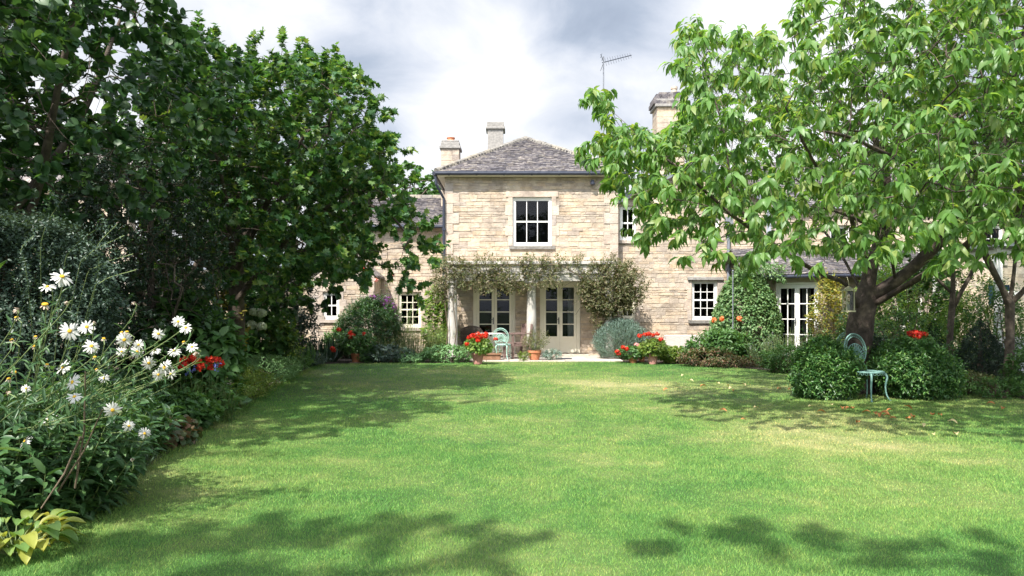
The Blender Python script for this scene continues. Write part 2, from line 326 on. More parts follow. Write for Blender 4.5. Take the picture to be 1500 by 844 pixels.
# ------------------------------------------------------------------ ground
def in_poly(px, py, poly):
    px = np.asarray(px); py = np.asarray(py); c = np.zeros(px.shape, bool); n = len(poly)
    for i in range(n):
        x1, y1 = poly[i]; x2, y2 = poly[i-1]
        if y1 == y2: continue
        c ^= ((y1 > py) != (y2 > py)) & (px < (x2-x1)*(py-y1)/(y2-y1)+x1)
    return c
def lawn_mat(name, blades):
    m, nt, b, out = newmat(name); L = nt.links.new
    g = nt.nodes.new('ShaderNodeNewGeometry')
    n1 = ND(nt, 'ShaderNodeTexNoise', i_Scale=.42, i_Detail=6.0, i_Roughness=.62); L(g.outputs['Position'], n1.inputs['Vector'])
    n2 = ND(nt, 'ShaderNodeTexNoise', i_Scale=2.6, i_Detail=6.0, i_Roughness=.6); L(g.outputs['Position'], n2.inputs['Vector'])
    # the dry part of the lawn, out in the middle and to the right
    def blob(cx, cy, r0, r1):
        mp = nt.nodes.new('ShaderNodeMapping'); mp.vector_type = 'POINT'; mp.inputs['Location'].default_value = (-cx*.62, -cy, 0); mp.inputs['Scale'].default_value = (.62, 1, 0)
        L(g.outputs['Position'], mp.inputs[0]); ln = nt.nodes.new('ShaderNodeVectorMath'); ln.operation = 'LENGTH'; L(mp.outputs[0], ln.inputs[0])
        r = ND(nt, 'ShaderNodeMapRange', i_1=r0, i_2=r1, i_3=1.0, i_4=0.0); L(ln.outputs['Value'], r.inputs[0]); return r.outputs[0]
    a = ND(nt, 'ShaderNodeMath', operation='MAXIMUM'); L(blob(4.2, 8.6, .2, 2.9), a.inputs[0]); L(blob(2.2, 13.2, .2, 3.2), a.inputs[1])
    s1 = ND(nt, 'ShaderNodeMath', operation='MULTIPLY_ADD', i_1=.18); L(a.outputs[0], s1.inputs[0]); L(n1.outputs['Fac'], s1.inputs[2])
    s2 = ND(nt, 'ShaderNodeMath', operation='MULTIPLY_ADD', i_1=.42); L(n2.outputs['Fac'], s2.inputs[0]); L(s1.outputs[0], s2.inputs[2])
    if blades: st = [(.44, (.085,.235,.06)), (.60, (.135,.30,.07)), (.76, (.21,.35,.09)), (.93, (.34,.39,.15)), (1.08, (.44,.42,.22))]
    else: st = [(.48, (.03,.075,.018)), (.66, (.05,.105,.024)), (.82, (.11,.15,.045)), (1.0, (.25,.25,.11)), (1.12, (.33,.29,.16))]
    st = [(p*.8, c) for p, c in st]; sc8 = ND(nt, 'ShaderNodeMath', operation='MULTIPLY', i_1=.8); L(s2.outputs[0], sc8.inputs[0]); r = ramp(nt, st); L(sc8.outputs[0], r.inputs[0]); src = r.outputs[0]
    if blades:
        ri = ramp(nt, [(0, (.42,.55,.5)), (.35, (.8,.9,.9)), (.7, (1.15,1.1,1.05)), (.93, (1.45,1.28,1.15)), (1, (2.4,1.6,1.6))]); L(g.outputs['Random Per Island'], ri.inputs[0])
        mu = ND(nt, 'ShaderNodeMixRGB', blend_type='MULTIPLY'); mu.inputs[0].default_value = 1; L(src, mu.inputs[1]); L(ri.outputs[0], mu.inputs[2]); src = mu.outputs[0]
        t = nt.nodes.new('ShaderNodeBsdfTranslucent'); L(src, t.inputs[0]); mx = ND(nt, 'ShaderNodeMixShader'); mx.inputs[0].default_value = .35
        L(b.outputs[0], mx.inputs[1]); L(t.outputs[0], mx.inputs[2]); L(mx.outputs[0], out.inputs[0])
    L(src, b.inputs['Base Color']); b.inputs['Roughness'].default_value = .6; b.inputs['Specular IOR Level'].default_value = .25
    return m
M_lawn = lawn_mat('lawn_ground', False); M_blade = lawn_mat('grass_blade', True)
mb = MB(); mb.add([(-400,-200,0),(400,-200,0),(400,900,0),(-400,900,0)], [(0,1,2,3)])
tag(mb.build('ground', M_lawn), 'level ground under the mown green lawn', kind='structure')
# lawn outline (edges of the beds), as ground points
def gp(px, py): y = YG(py); return (X(px, y), y)
LEFT_EDGE = [(-2.75, -3), (-2.95, 3.0), (-3.0, 4.2), gp(95, 757), gp(165, 715), gp(232, 676), gp(282, 640), gp(330, 612), gp(380, 584), gp(425, 556), gp(470, 534)]
BACK_EDGE = [gp(560, 531.5), gp(640, 532), gp(700, 531.5), gp(790, 530), gp(900, 530), gp(960, 532), gp(1060, 537), gp(1160, 546)]
RIGHT_EDGE = [gp(1200, 562), gp(1270, 563), gp(1380, 566), gp(1430, 572), gp(1500, 585), (9.6, 10.3), (10.4, 6), (10.6, -3)]
LAWN = LEFT_EDGE+BACK_EDGE+RIGHT_EDGE
def sheet(name, pts, z, mat, label):
    mb = MB(); mb.add([(x, y, z) for x, y in pts], [tuple(range(len(pts)-1, -1, -1))])
    return tag(mb.build(name, mat), label, kind='structure')
def tri_sheet(name, inner, outer, z, mat, label):
    mb = MB(); n = len(inner)
    for i in range(n-1):
        mb.add([(*inner[i], z), (*outer[i], z), (*outer[i+1], z), (*inner[i+1], z)], [(0,1,2,3)])
    return tag(mb.build(name, mat), label, kind='structure')
tri_sheet('left_flower_bed_soil', LEFT_EDGE, [(-16, y if i else -3) for i, (x, y) in enumerate(LEFT_EDGE)], .012, M_soil, 'dark soil of the left border bed')
be = BACK_EDGE[:3]; tri_sheet('house_flower_bed_soil', [LEFT_EDGE[-1]]+be, [(-16, 21.6)]+[(x, 21.6) for x, y in be], .012, M_soil, 'soil of the bed below the left wing')
tri_sheet('right_flower_bed_soil', BACK_EDGE[4:]+RIGHT_EDGE[:5]+[(9.6, 10.3), (10.4, 6)], [(2.9, 21.5), (3.9, 21.5), (6, 21.5), (8, 21.5), (11, 21.5), (13, 21), (15, 21), (17, 20), (20, 18), (22, 12), (22, 6)], .012, M_soil, 'soil of the right-hand beds')
# patio of slabs
pm = noisy('patio_slab', (.40,.35,.31), (.55,.50,.45), 4, .85, .4, 30, island=[(.85,.85,.85),(1,.98,.95),(1.05,1.02,1)])
mb = MB(); y = 19.02
while y < 21.1:
    h = random.choice([.45, .6]); x = -1.32-random.random()*.3
    while x < 2.9:
        w = random.choice([.45, .6, .75, .9]); x1 = min(x+w, 2.95)
        if y > BACK_EDGE[3][1]-.15: mb.box(max(x, -1.32)+.006, x1-.006, y+.006, min(y+h, 21.12)-.006, -.02, .03+random.random()*.004)
        x += w
    y += h
tag(mb.build('patio', pm), 'pale stone paving in front of the porch', kind='structure')
# grass blades: one uncountable mass, thinning with distance from where one can stand
def grass():
    xs = []; ys = []
    bands = [(3.3, 5.2, 12000, 1.1), (5.2, 7.5, 7000, 1.4), (7.5, 11, 3400, 2.0), (11, 15, 1200, 2.7), (15, 19.2, 700, 3.4)]
    Lv = Leaves()
    for y0, y1, dens, ws in bands:
        xa, xb = -.76*y1-.4, .76*y1+.4; n = int((xb-xa)*(y1-y0)*dens)
        x = rng.uniform(xa, xb, n); y = rng.uniform(y0, y1, n)
        k = (np.abs(x) < .74*y+.5) & in_poly(x, y, LAWN); x = x[k]; y = y[k]; n = len(x)
        # tufts: lean direction shared by neighbours
        ph = np.sin(x*7.3+np.cos(y*5.1)*2)+np.cos(y*6.7+np.sin(x*4.2)*2)
        az_ = ph*2+rng.normal(0, 2.0, n); lean = rng.uniform(.1, 1.0, n)
        D = np.stack([np.cos(az_)*lean, np.sin(az_)*lean, np.ones(n)], 1)
        N_ = np.stack([rng.normal(0, .7, n), rng.normal(0, .7, n)-.5, np.full(n, .8)], 1)
        Ln = rng.uniform(.010, .024, n)*(1+.25*np.sin(x*3.1+y*2.3))
        Ln[rng.random(n) < .015] *= 1.5
        Lv.add(np.stack([x, y, np.zeros(n)], 1), D, N_, Ln*(1+.08*ws), rng.uniform(.0022, .0036, n)*ws, 'blade')
    # longer uncut fringe along the left bed edge
    for i in range(2, len(LEFT_EDGE)-1):
        (x0, y0), (x1, y1) = LEFT_EDGE[i], LEFT_EDGE[i+1]; n = int(420*math.hypot(x1-x0, y1-y0))
        t = rng.random(n); x = x0+(x1-x0)*t+rng.normal(0, .05, n); y = y0+(y1-y0)*t
        Lv.add(np.stack([x, y, np.zeros(n)], 1), np.stack([rng.normal(.1, .5, n), rng.normal(0, .5, n), np.ones(n)], 1), rng.normal(0, 1, (n, 3))+[0,0,.5], rng.uniform(.04, .085, n), .005, 'blade')
    return Lv.build('grass', M_blade)
tag(grass(), 'short mown grass of the lawn with dry straw-coloured patches', kind='stuff')

# ------------------------------------------------------------------ walls of coursed rubble
class Wall:
    """local frame: u along the wall, d outwards, z up"""
    def __init__(s, O, U, Nn):
        U = Vector(U).normalized(); Nn = Vector(Nn).normalized()
        s.M = Matrix(((U.x, Nn.x, 0, O[0]), (U.y, Nn.y, 0, O[1]), (U.z, Nn.z, 1, O[2] if len(O) > 2 else 0), (0, 0, 0, 1)))
def ov(a0, a1, b0, b1): return a0 < b1-1e-4 and b0 < a1-1e-4
def stone_wall(parent, W, u0, u1, z1, openings, top=None, quoins=(True, True), hmin=.065, hmax=.13, thick=.35, z0=0., name='wall'):
    base = MB(W.M); us = sorted({u0, u1}|{o[0] for o in openings}|{o[1] for o in openings}); zs = sorted({z0, z1}|{o[2] for o in openings}|{o[3] for o in openings})
    us = [u for u in us if u0 <= u <= u1]; zs = [z for z in zs if z0 <= z <= z1]
    for a, b in zip(us, us[1:]):
        for c, d in zip(zs, zs[1:]):
            mu, mz = (a+b)/2, (c+d)/2
            if any(o[0] < mu < o[1] and o[2] < mz < o[3] for o in openings): continue
            base.box(a, b, -thick, -.001*((us.index(a)+zs.index(c)) % 2)-.001, c, d)
    if top is not None:   # gable piece: list of (u, z) above z1
        n = len(top); vs = [(u, 0-.001, z) for u, z in top]+[(u, -thick, z) for u, z in top]
        base.add(vs, [tuple(range(n)), tuple(range(2*n-1, n-1, -1))]+[(i, n+i, n+(i+1) % n, (i+1) % n) for i in range(n)])
    w = base.build(name, M_mortar, parent)
    st = MB(W.M); z = z0+.0; zt = z1 if top is None else max(p[1] for p in top)
    def width_at(z):
        if top is None or z <= z1: return u0, u1
        cr = []
        for i in range(len(top)):
            (a, b), (c, d) = top[i-1], top[i]
            if (b-z)*(d-z) < 0: cr.append(a+(c-a)*(z-b)/(d-b))
        return (min(cr), max(cr)) if len(cr) >= 2 else (0, 0)
    q = 0; qz = z0
    while z < zt-.02:
        h = random.choice([random.uniform(hmin, hmax), random.uniform(hmin*.65, hmax*.75), random.uniform(hmin, hmax*1.25)]); h = min(h, zt-z)
        if zt-(z+h) < .04: h = zt-z
        a, b = width_at(min(z+h*.6, zt-.01))
        if b-a < .1: break
        ql = .42 if (int(z/.3) % 2) else .24
        u = a
        la, lb = a+(ql if quoins[0] else 0), b-(ql if quoins[1] else 0)
        if z > z1 and top is not None: la, lb = a, b
        u = la+random.uniform(-.0, .0)
        while u < lb-.03:
            l = random.uniform(.14, .46) if h > .09 else random.uniform(.12, .34)
            e = min(u+l, lb)
            if lb-e < .09: e = lb
            segs = [(u, e)]
            for o in openings:
                if ov(z, z+h, o[2]-.0, o[3]+.0):
                    ns = []
                    for s0, s1 in segs:
                        if not ov(s0, s1, o[0]-.0, o[1]+.0): ns.append((s0, s1)); continue
                        if s0 < o[0]: ns.append((s0, o[0]))
                        if s1 > o[1]: ns.append((o[1], s1))
                    segs = ns
            for s0, s1 in segs:
                if s1-s0 < .02: continue
                g = .003; j = lambda k=.008: random.uniform(-k, k)
                d = random.uniform(.002, .020); d1 = d+j(.007); d2 = d+j(.007); zb = z+g+random.uniform(0, .006); zt_ = z+h-g-random.uniform(0, .006)
                if any(ov(z, z+h, o[2], o[3]) is False and ov(s0, s1, o[0], o[1]) and (zt_ > o[2] and zb < o[3]) for o in openings): continue
                st.hexa([(s0+g, -.02, zb), (s0+g, d, zb+j()), (s1-g, d1, zb+j()), (s1-g, -.02, zb),
                         (s0+g, -.02, zt_), (s0+g, d2, zt_+j()), (s1-g, d, zt_+j()), (s1-g, -.02, zt_)][0:4]+
                        [(s0+g, -.02, zt_), (s0+g, d2, zt_+j()), (s1-g, d, zt_+j()), (s1-g, -.02, zt_)])
            u = e
        z += h
    st.build('stonework', M_stone, w)
    for side in (0, 1):
        if not quoins[side]: continue
        qm = MB(W.M); z = z0; k = 0
        while z < z1-.05:
            nz = min((int(z/.3+1e-6)+1)*.3, z1); ql = .42 if (int(z/.3+1e-6) % 2) else .24
            if side == 0: qm.box(u0-.012, u0+ql-.006, -.02, .02+random.random()*.006, z+.004, nz-.004)
            if side == 1: qm.box(u1-ql+.006, u1+.012, -.02, .02+random.random()*.006, z+.004, nz-.004)
            z = nz
        qm.build('quoin_stones', M_ashlar, w, bevel=.008)
    return w
def window(parent, W, u0, u1, z0, z1, cols, rows, mat, name='window', sill=True, lintel=None, surround=True, sash=True, mid=None, rail=.055, bottom=.09, recess=.07, fr=.06):
    d0, d1 = -recess-.05, -recess
    m = MB(W.M)
    m.box(u0, u0+fr, d0, d1, z0, z1); m.box(u1-fr, u1, d0, d1, z0, z1); m.box(u0+fr, u1-fr, d0, d1, z1-fr, z1); m.box(u0+fr, u1-fr, d0, d1, z0, z0+fr*.8)
    a0, a1, b0, b1 = u0+fr, u1-fr, z0+fr*.8, z1-fr
    e0, e1 = d0-.002, d1-.018
    st = .035
    m.box(a0, a0+st, e0, e1, b0, b1); m.box(a1-st, a1, e0, e1, b0, b1); m.box(a0+st, a1-st, e0, e1, b1-st, b1); m.box(a0+st, a1-st, e0, e1, b0, b0+bottom*.7)
    zi0, zi1 = b0+bottom*.7, b1-st; ui0, ui1 = a0+st, a1-st
    gz = [zi0+(zi1-zi0)*i/rows for i in range(rows+1)]
    for i in range(1, rows):
        t = .022 if (sash and i*2 == rows) or (rows == 2) else .011
        m.box(ui0, ui1, e0+.004, e1-.004, gz[i]-t, gz[i]+t)
    for i in range(1, cols):
        u = ui0+(ui1-ui0)*i/cols; 
        for k in range(rows): m.box(u-.011, u+.011, e0+.006, e1-.006, gz[k]+.011, gz[k+1]-.011)
    f = m.build(name, mat, parent)
    g = MB(W.M); g.add([(ui0, e0+.018, zi0), (ui1, e0+.018, zi0), (ui1, e0+.018, zi1), (ui0, e0+.018, zi1)], [(0,1,2,3)]); g.build('pane', M_glass, f)
    # dark room behind
    r = MB(W.M); r.add([(u0-.25, -1.3, z0-.3), (u1+.25, -1.3, z0-.3), (u1+.25, -1.3, z1+.2), (u0-.25, -1.3, z1+.2), (u0-.25, -.35, z0-.3), (u1+.25, -.35, z0-.3), (u1+.25, -.35, z1+.2), (u0-.25, -.35, z1+.2)],
                       [(0,1,2,3),(0,4,5,1),(1,5,6,2),(2,6,7,3),(3,7,4,0)])
    r.build('room_interior', M_dark_room, f)
    if sill:
        s = MB(W.M); s.box(u0-.10, u1+.10, -recess-.02, .07, z0-.10, z0-.002); s.build('sill', M_ridge if sill == 'grey' else M_ashlar, f, bevel=.006)
    if surround:
        s = MB(W.M); z = z0; k = 0
        while z < z1-.02:
            nz = min(z+.3, z1); w_ = .22 if k % 2 else .13
            if z1-nz < .08: nz = z1
            s.box(u0-w_, u0-.001, -recess, .024+random.random()*.006, z+.003, nz-.003); s.box(u1+.001, u1+w_, -recess, .024+random.random()*.006, z+.003, nz-.003); z = nz; k += 1
        lh = .17
        if lintel == 'slab': pass
        else: s.box(u0-.2, u1+.2, -recess, .03, z1+.003, z1+lh)
        s.build('window_surround', M_ashlar, f, bevel=.006)
        if lintel == 'slab':
            s = MB(W.M); s.box(u0-.13, u1+.16, -.05, .09, z1+.01, z1+.10); s.build('lintel', M_render, f, bevel=.008)
    return f
def french_doors(parent, W, u0, u1, z0, z1, rows, cols, mat, recess=.10, panel=.5, fr=.10, curtain=None, name='french_door'):
    d0, d1 = -recess-.06, -recess; fm = MB(W.M)
    fm.box(u0, u0+fr, d0, d1+.02, z0, z1); fm.box(u1-fr, u1, d0, d1+.02, z0, z1); fm.box(u0+fr, u1-fr, d0, d1+.02, z1-fr, z1)
    f = fm.build('door_frame', mat, parent, bevel=.006)
    mid = (u0+u1)/2
    r = MB(W.M); r.add([(u0-.3, -2.2, z0), (u1+.3, -2.2, z0), (u1+.3, -2.2, z1+.2), (u0-.3, -2.2, z1+.2), (u0-.3, -.36, z0), (u1+.3, -.36, z0), (u1+.3, -.36, z1+.2), (u0-.3, -.36, z1+.2)],
                       [(0,1,2,3),(0,4,5,1),(1,5,6,2),(2,6,7,3),(3,7,4,0)])
    r.build('room_interior', M_dark_room, f)
    for k, (a, b) in enumerate(((u0+fr+.004, mid-.003), (mid+.003, u1-fr-.004))):
        m = MB(W.M); s = .075 if cols == 1 else .06; e0, e1 = d0+.005, d1-.004
        m.box(a, a+s, e0, e1, z0+.02, z1-fr-.004); m.box(b-s, b, e0, e1, z0+.02, z1-fr-.004)
        zt = z1-fr-.004; m.box(a+s, b-s, e0, e1, zt-.10, zt); m.box(a+s, b-s, e0, e1, z0+.02, z0+.14)
        m.box(a+s, b-s, e0, e1, z0+panel-.06, z0+panel); m.box(a+s, b-s, e0+.01, e1-.022, z0+.14, z0+panel-.06)
        zi0, zi1 = z0+panel, zt-.10
        for i in range(1, rows): z = zi0+(zi1-zi0)*i/rows; m.box(a+s, b-s, e0+.008, e1-.006, z-.012, z+.012)
        for c in range(1, cols):
            u = a+s+(b-a-2*s)*c/cols
            for i in range(rows): m.box(u-.012, u+.012, e0+.01, e1-.009, zi0+(zi1-zi0)*i/rows+.012, zi0+(zi1-zi0)*(i+1)/rows-.012)
        dr = m.build('door', mat, parent)
        g = MB(W.M); g.add([(a+s, e0+.02, zi0), (b-s, e0+.02, zi0), (b-s, e0+.02, zi1), (a+s, e0+.02, zi1)], [(0,1,2,3)]); g.build('pane', M_glass, dr)
        if k == 0:
            h = MB(W.M); h.box(b-.045, b-.015, e1, e1+.012, z0+.86, z0+1.06); h.tube([(b-.03, e1+.01, z0+1.0), (b-.03, e1+.05, z0+1.0), (b-.12, e1+.05, z0+1.0)], .008, 6); h.build('handle', M_iron, dr)
        if curtain and k in curtain:
            c = MB(W.M); n = 14; vs = []
            c0, c1 = (a+s*.5, a+(b-a)*.55) if curtain[k] < 0 else (a+(b-a)*.5, b-s*.3)
            for i in range(n): u = c0+(c1-c0)*i/(n-1); d = -.30+.035*math.sin(i*2.1); vs += [(u, d, z0+.03), (u, d, zt-.05)]
            c.add(vs, [(2*i, 2*i+2, 2*i+3, 2*i+1) for i in range(n-1)]); c.build('curtain', M_curtain, dr)
    return f
def slates(mb, P0, P1, Q0, Q1, expo=.115, wmin=.12, wmax=.30, t=.026, over=.0):
    P0, P1, Q0, Q1 = map(Vector, (P0, P1, Q0, Q1)); U = (P1-P0).normalized(); Q = (Q0+Q1)/2-P0; S = (Q-U*Q.dot(U)); H = S.length; S.normalize(); N_ = U.cross(S).normalized()
    if N_.z < 0: N_ = -N_
    s = -over; ql = (Q0-P0).dot(U); qr = (Q1-P0).dot(U); W_ = (P1-P0).length
    while s < H-.02:
        f = max(s, 0)/H; ex = expo*(1-.35*f); a = ql*f; b = W_+(qr-W_)*f; u = a-random.random()*.05
        while u < b-.02:
            w = random.uniform(wmin, wmax)*(1-.25*f); e = min(u+w, b+.02); g = .004; lo = t*1.5+random.uniform(0, .014); s0 = s+random.uniform(-.018, .018); s1 = min(s0+ex*1.75, H)
            p = lambda uu, ss, nn: tuple(P0+U*uu+S*ss+N_*nn)
            if s1 > s0+.02:
                mb.hexa([p(u+g, s0, lo-t), p(e-g, s0, lo-t+random.uniform(-.004, .004)), p(e-g, s1, .0), p(u+g, s1, .0), p(u+g, s0, lo), p(e-g, s0, lo+random.uniform(-.004, .006)), p(e-g, s1, t*.8), p(u+g, s1, t*.8)])
            u = e
        s += ex
def ridge(mb, A, B, w=.13, step=.38, lift=.03):
    A, B = Vector(A), Vector(B); D = B-A; n = max(1, int(D.length/step)); D.normalize(); side = D.cross(Vector((0, 0, 1))).normalized(); up = side.cross(D).normalized(); st = (B-A).length/n
    if up.z < 0: up = -up
    for i in range(n):
        a = A+D*(st*i+.006); b = A+D*(st*(i+1)-.006); j = random.uniform(0, .015)
        for q in (0,):
            prof = [(-w, -.06), (-w*.75, .03), (-w*.25, .065), (w*.25, .065), (w*.75, .03), (w, -.06)]
            vs = [tuple(a+side*x+up*(y+lift+j)) for x, y in prof]+[tuple(b+side*x+up*(y+lift+j)) for x, y in prof]
            m = len(prof); mb.add(vs, [tuple(range(m-1, -1, -1)), tuple(range(m, 2*m))]+[(k, (k+1) % m, m+(k+1) % m, m+k) for k in range(m)])
def chimney(parent, cx, cy, w, dpt, zb, zt, mat, cap=.1, pots=(), stonework=True, tiers=1):
    m = MB(); 
    m.box(cx-w/2, cx+w/2, cy-dpt/2, cy+dpt/2, zb, zt-.3)
    c = m.build('chimney', M_mortar if stonework else mat, parent)
    s = MB()
    if stonework:
        z = zb
        while z < zt-.34:
            h = min(random.uniform(.16, .24), zt-.3-z); k = random.choice([.35, .5, .62])
            for (a, b) in ((-w/2-.01, -w/2+w*k-.004), (-w/2+w*k+.004, w/2+.01)): s.box(cx+a, cx+b, cy-dpt/2-.012-random.random()*.008, cy, z+.004, z+h-.004)
            for sx in (-1, 1): s.box(cx+sx*(w/2+.012)-.006, cx+sx*(w/2+.012)+.006, cy-dpt/2+.01, cy+dpt/2, z+.004, z+h-.004)
            z += h
        s.build('stonework', M_stone, c)
    k = MB(); k.box(cx-w/2-cap, cx+w/2+cap, cy-dpt/2-cap, cy+dpt/2+cap, zt-.3, zt-.2)
    k.box(cx-w/2-cap*.45, cx+w/2+cap*.45, cy-dpt/2-cap*.45, cy+dpt/2+cap*.45, zt-.199, zt-.08 if tiers > 1 else zt-.02)
    if tiers > 1: k.box(cx-w/2-cap*.1, cx+w/2+cap*.1, cy-dpt/2, cy+dpt/2, zt-.079, zt)
    k.build('chimney_cap', M_render, c, bevel=.02)
    for (px_, r, h, mt) in pots:
        q = MB(); q.lathe((cx+px_, cy, zt-.02), [(r*.95, 0), (r, h*.2), (r*.85, h*.8), (r*1.05, h*.86), (r*1.05, h), (r*.7, h)], 16); q.build('chimney_pot', mt, c, smooth=False)
    return c
def gutter(parent, A, B, n=7, r=.055):
    m = MB(); A, B = Vector(A), Vector(B); m.tube([A, B], r, 10)
    for i in range(n): p = A.lerp(B, (i+.5)/n); q = (B-A).normalized()*.03; m.tube([p-q, p+q], r+.012, 10)
    return m.build('gutter', M_iron, parent)
def downpipe(parent, pts, mat, r=.035, name='downpipe'):
    m = MB(); m.tube(pts, r, 10)
    a, b = Vector(pts[-2]), Vector(pts[-1]); n = max(2, int((a-b).length/1.6))
    for i in range(n): p = a.lerp(b, (i+.4)/n); m.box(p.x-r-.018, p.x+r+.018, p.y-r-.005, p.y+r+.02, p.z-.03, p.z+.03)
    return m.build(name, mat, parent)

# ---------------------------- main house
YH = 21.1
hx0, hx1 = X(652, YH), X(905, YH); eav = Z(257, YH)
house = empty('stone_house', ((hx0+hx1)/2, YH+2, 0), 'two-storey honey stone house block with hipped stone slate roof and columned porch', 'house')
W = Wall((0, YH), (1, 0, 0), (0, -1, 0))
wu0, wu1 = X(751, YH), X(808, YH); wz0, wz1 = Z(360.5, YH), Z(289, YH)
la0, la1 = X(693, YH), X(755, YH); ra0, ra1 = X(791, YH), X(850, YH); dz0, dz1 = Z(518, YH), Z(411, YH)
stone_wall(house, W, hx0, hx1, eav+.02, [(wu0, wu1, wz0, wz1), (la0, la1, dz0, dz1), (ra0, ra1, dz0, dz1)])
for q_ in ((hx0, hx0+.35, YH+.351, YH+7), (hx1-.35, hx1, YH+.351, YH+7), (hx0+.351, hx1-.351, YH+6.65, YH+7)):
    mb = MB(); mb.box(*q_, 0, eav); mb.build('side_wall', M_stone, house)
window(house, W, wu0, wu1, wz0, wz1, 3, 2, M_white, sill='grey', surround=True, recess=.05)
french_doors(house, W, la0, la1, dz0, dz1, 4, 1, M_cream, panel=.50)
french_doors(house, W, ra0, ra1, dz0, dz1, 4, 1, M_cream, panel=.50, curtain={1: 1})
mb = MB(); mb.box(X(793, YH), X(862, YH), YH-.42, YH-.01, .03, dz0-.005); mb.build('door_step', M_ashlar, house, bevel=.012)
mb = MB(); mb.box(la0-.05, la1+.05, YH-.2, YH-.01, .03, dz0-.005); mb.build('door_step', M_ashlar, house, bevel=.012)
# roof
ov_ = .24; ex0, ex1 = hx0-ov_, hx1+ov_; ey = YH-ov_; ez = Z(252, ey); pk = Vector((X(770, 23.75), 23.75, Z(204, 23.75))); pkb = Vector((pk.x, YH+4.6, pk.z)); eyb = YH+7.24
mb = MB()
mb.add([(ex0, ey, ez), (ex1, ey, ez), (ex1, eyb, ez), (ex0, eyb, ez), tuple(pk), tuple(pkb)], [(0,1,4),(1,2,5,4),(2,3,5),(3,0,4,5),(0,3,2,1)])
roof = mb.build('roof', M_slate, house)
mb = MB(); slates(mb, (ex0, ey, ez), (ex1, ey, ez), pk, pk, over=.03)
slates(mb, (ex0, eyb, ez), (ex0, ey, ez), pkb, pk, over=.03); slates(mb, (ex1, ey, ez), (ex1, eyb, ez), pk, pkb, over=.03)
mb.build('roof_slates', M_slate, roof)
mb = MB(); ridge(mb, (ex0, ey, ez+.02), pk, .10, .30); ridge(mb, (ex1, ey, ez+.02), pk, .10, .30); ridge(mb, pk, pkb); mb.build('ridge_tiles', M_ridge, roof)
mb = MB(); mb.box(ex0+.02, ex1-.02, ey+.02, YH-.03, ez-.10, ez-.012); mb.box(ex0+.02, hx0-.02, YH-.03, YH+7, ez-.10, ez-.012); mb.box(hx1+.02, ex1-.02, YH-.03, YH+7, ez-.10, ez-.012)
mb.build('soffit', M_cream, roof)
gutter(house, (ex0-.02, ey-.05, ez-.045), (ex1+.02, ey-.05, ez-.045)); gutter(house, (ex0-.06, ey-.05, ez-.045), (ex0-.06, YH+7, ez-.045))
downpipe(house, [(ex0-.02, ey+.02, ez-.1), (ex0-.0, ey+.02, ez-.35), (hx0-.03, YH-.07, ez-.75), (hx0-.03, YH-.07, .1)], M_iron, .04)
chimney(house, X(726, 27), 27.0, .58, .7, 5.2, Z(181, 27), M_render, .07, stonework=False)
sl = MB(); c = P3(868, 268, YH-.12); sl.box(c.x-.05, c.x+.05, YH-.13, YH-.02, c.z+.02, c.z+.09); sl.lathe((c.x, YH-.16, c.z-.08), [(.03, 0), (.075, .03), (.075, .07), (.04, .10)], 12); sl.build('security_light', M_iron, house)
# portico
YP = 19.95
px0, px1 = X(655, YP), X(902, YP); tz = Z(383, YP); bz = Z(412, YP)
mb = MB(); mb.box(px0, px1, YP-.17, YH-.035, tz-.09, tz); mb.box(px0+.06, px1-.06, YP-.10, YP+.16, bz, tz-.092); mb.box(px0+.06, px0+.30, YP+.162, YH-.035, bz, tz-.092); mb.box(px1-.30, px1-.06, YP+.162, YH-.035, bz, tz-.092)
mb.box(px0+.03, px1-.03, YP-.13, YP-.102, bz+.20, bz+.24)
por = mb.build('portico', M_column, house, bevel=.01)
for pxx in (663, 778.5, 893):
    cx = X(pxx, YP+.03); m = MB()
    m.lathe((cx, YP+.03, .03), [(.19, 0), (.19, .05), (.165, .055), (.175, .09), (.15, .12), (.135, .14), (.137, .9), (.128, 1.5), (.115, bz-.22), (.13, bz-.20), (.12, bz-.18), (.12, bz-.13), (.155, bz-.09), (.16, bz-.08)], 24)
    m.box(cx-.17, cx+.17, YP-.14, YP+.20, bz-.05, bz-.001); m.build('column', M_column, por, smooth=False)

# ---------------------------- left wing
YL = 22.6
lw = empty('stone_wing', (X(590, YL), YL+1.5, 0), 'lower stone wing with slate roof and small-paned sash window left of the main block', 'house')
WL = Wall((0, YL), (1, 0, 0), (0, -1, 0)); lx0, lx1 = X(500, YL), hx0-.01; lez = Z(332, YL)
wl = (X(583, YL), X(617, YL), Z(480, YL), Z(428, YL))
stone_wall(lw, WL, lx0, lx1, lez, [wl], quoins=(False, False))
window(lw, WL, *wl, 3, 4, M_cream, surround=True, recess=.05, sill=True)
mb = MB(); mb.box(lx0, lx0+.35, YL+.351, YL+5, 0, lez); mb.build('side_wall', M_stone, lw)
lrz = Z(290, YL+2.6)
mb = MB(); mb.add([(lx0-.2, YL-.2, lez), (lx1, YL-.2, lez), (lx1, YL+2.6, lrz), (lx0-.2, YL+2.6, lrz), (lx1, YL+5.2, lez), (lx0-.2, YL+5.2, lez)], [(0,1,2,3),(3,2,4,5),(0,3,5),(1,4,2),(0,5,4,1)])
r_ = mb.build('roof', M_slate, lw); mb = MB(); slates(mb, (lx0-.2, YL-.2, lez), (lx1, YL-.2, lez), (lx0-.2, YL+2.6, lrz), (lx1, YL+2.6, lrz), over=.03); mb.build('roof_slates', M_slate, r_)
mb = MB(); ridge(mb, (lx0-.2, YL+2.6, lrz), (lx1, YL+2.6, lrz)); mb.build('ridge_tiles', M_ridge, r_)
gutter(lw, (lx0-.2, YL-.26, lez-.03), (lx1-.1, YL-.26, lez-.03), 4)
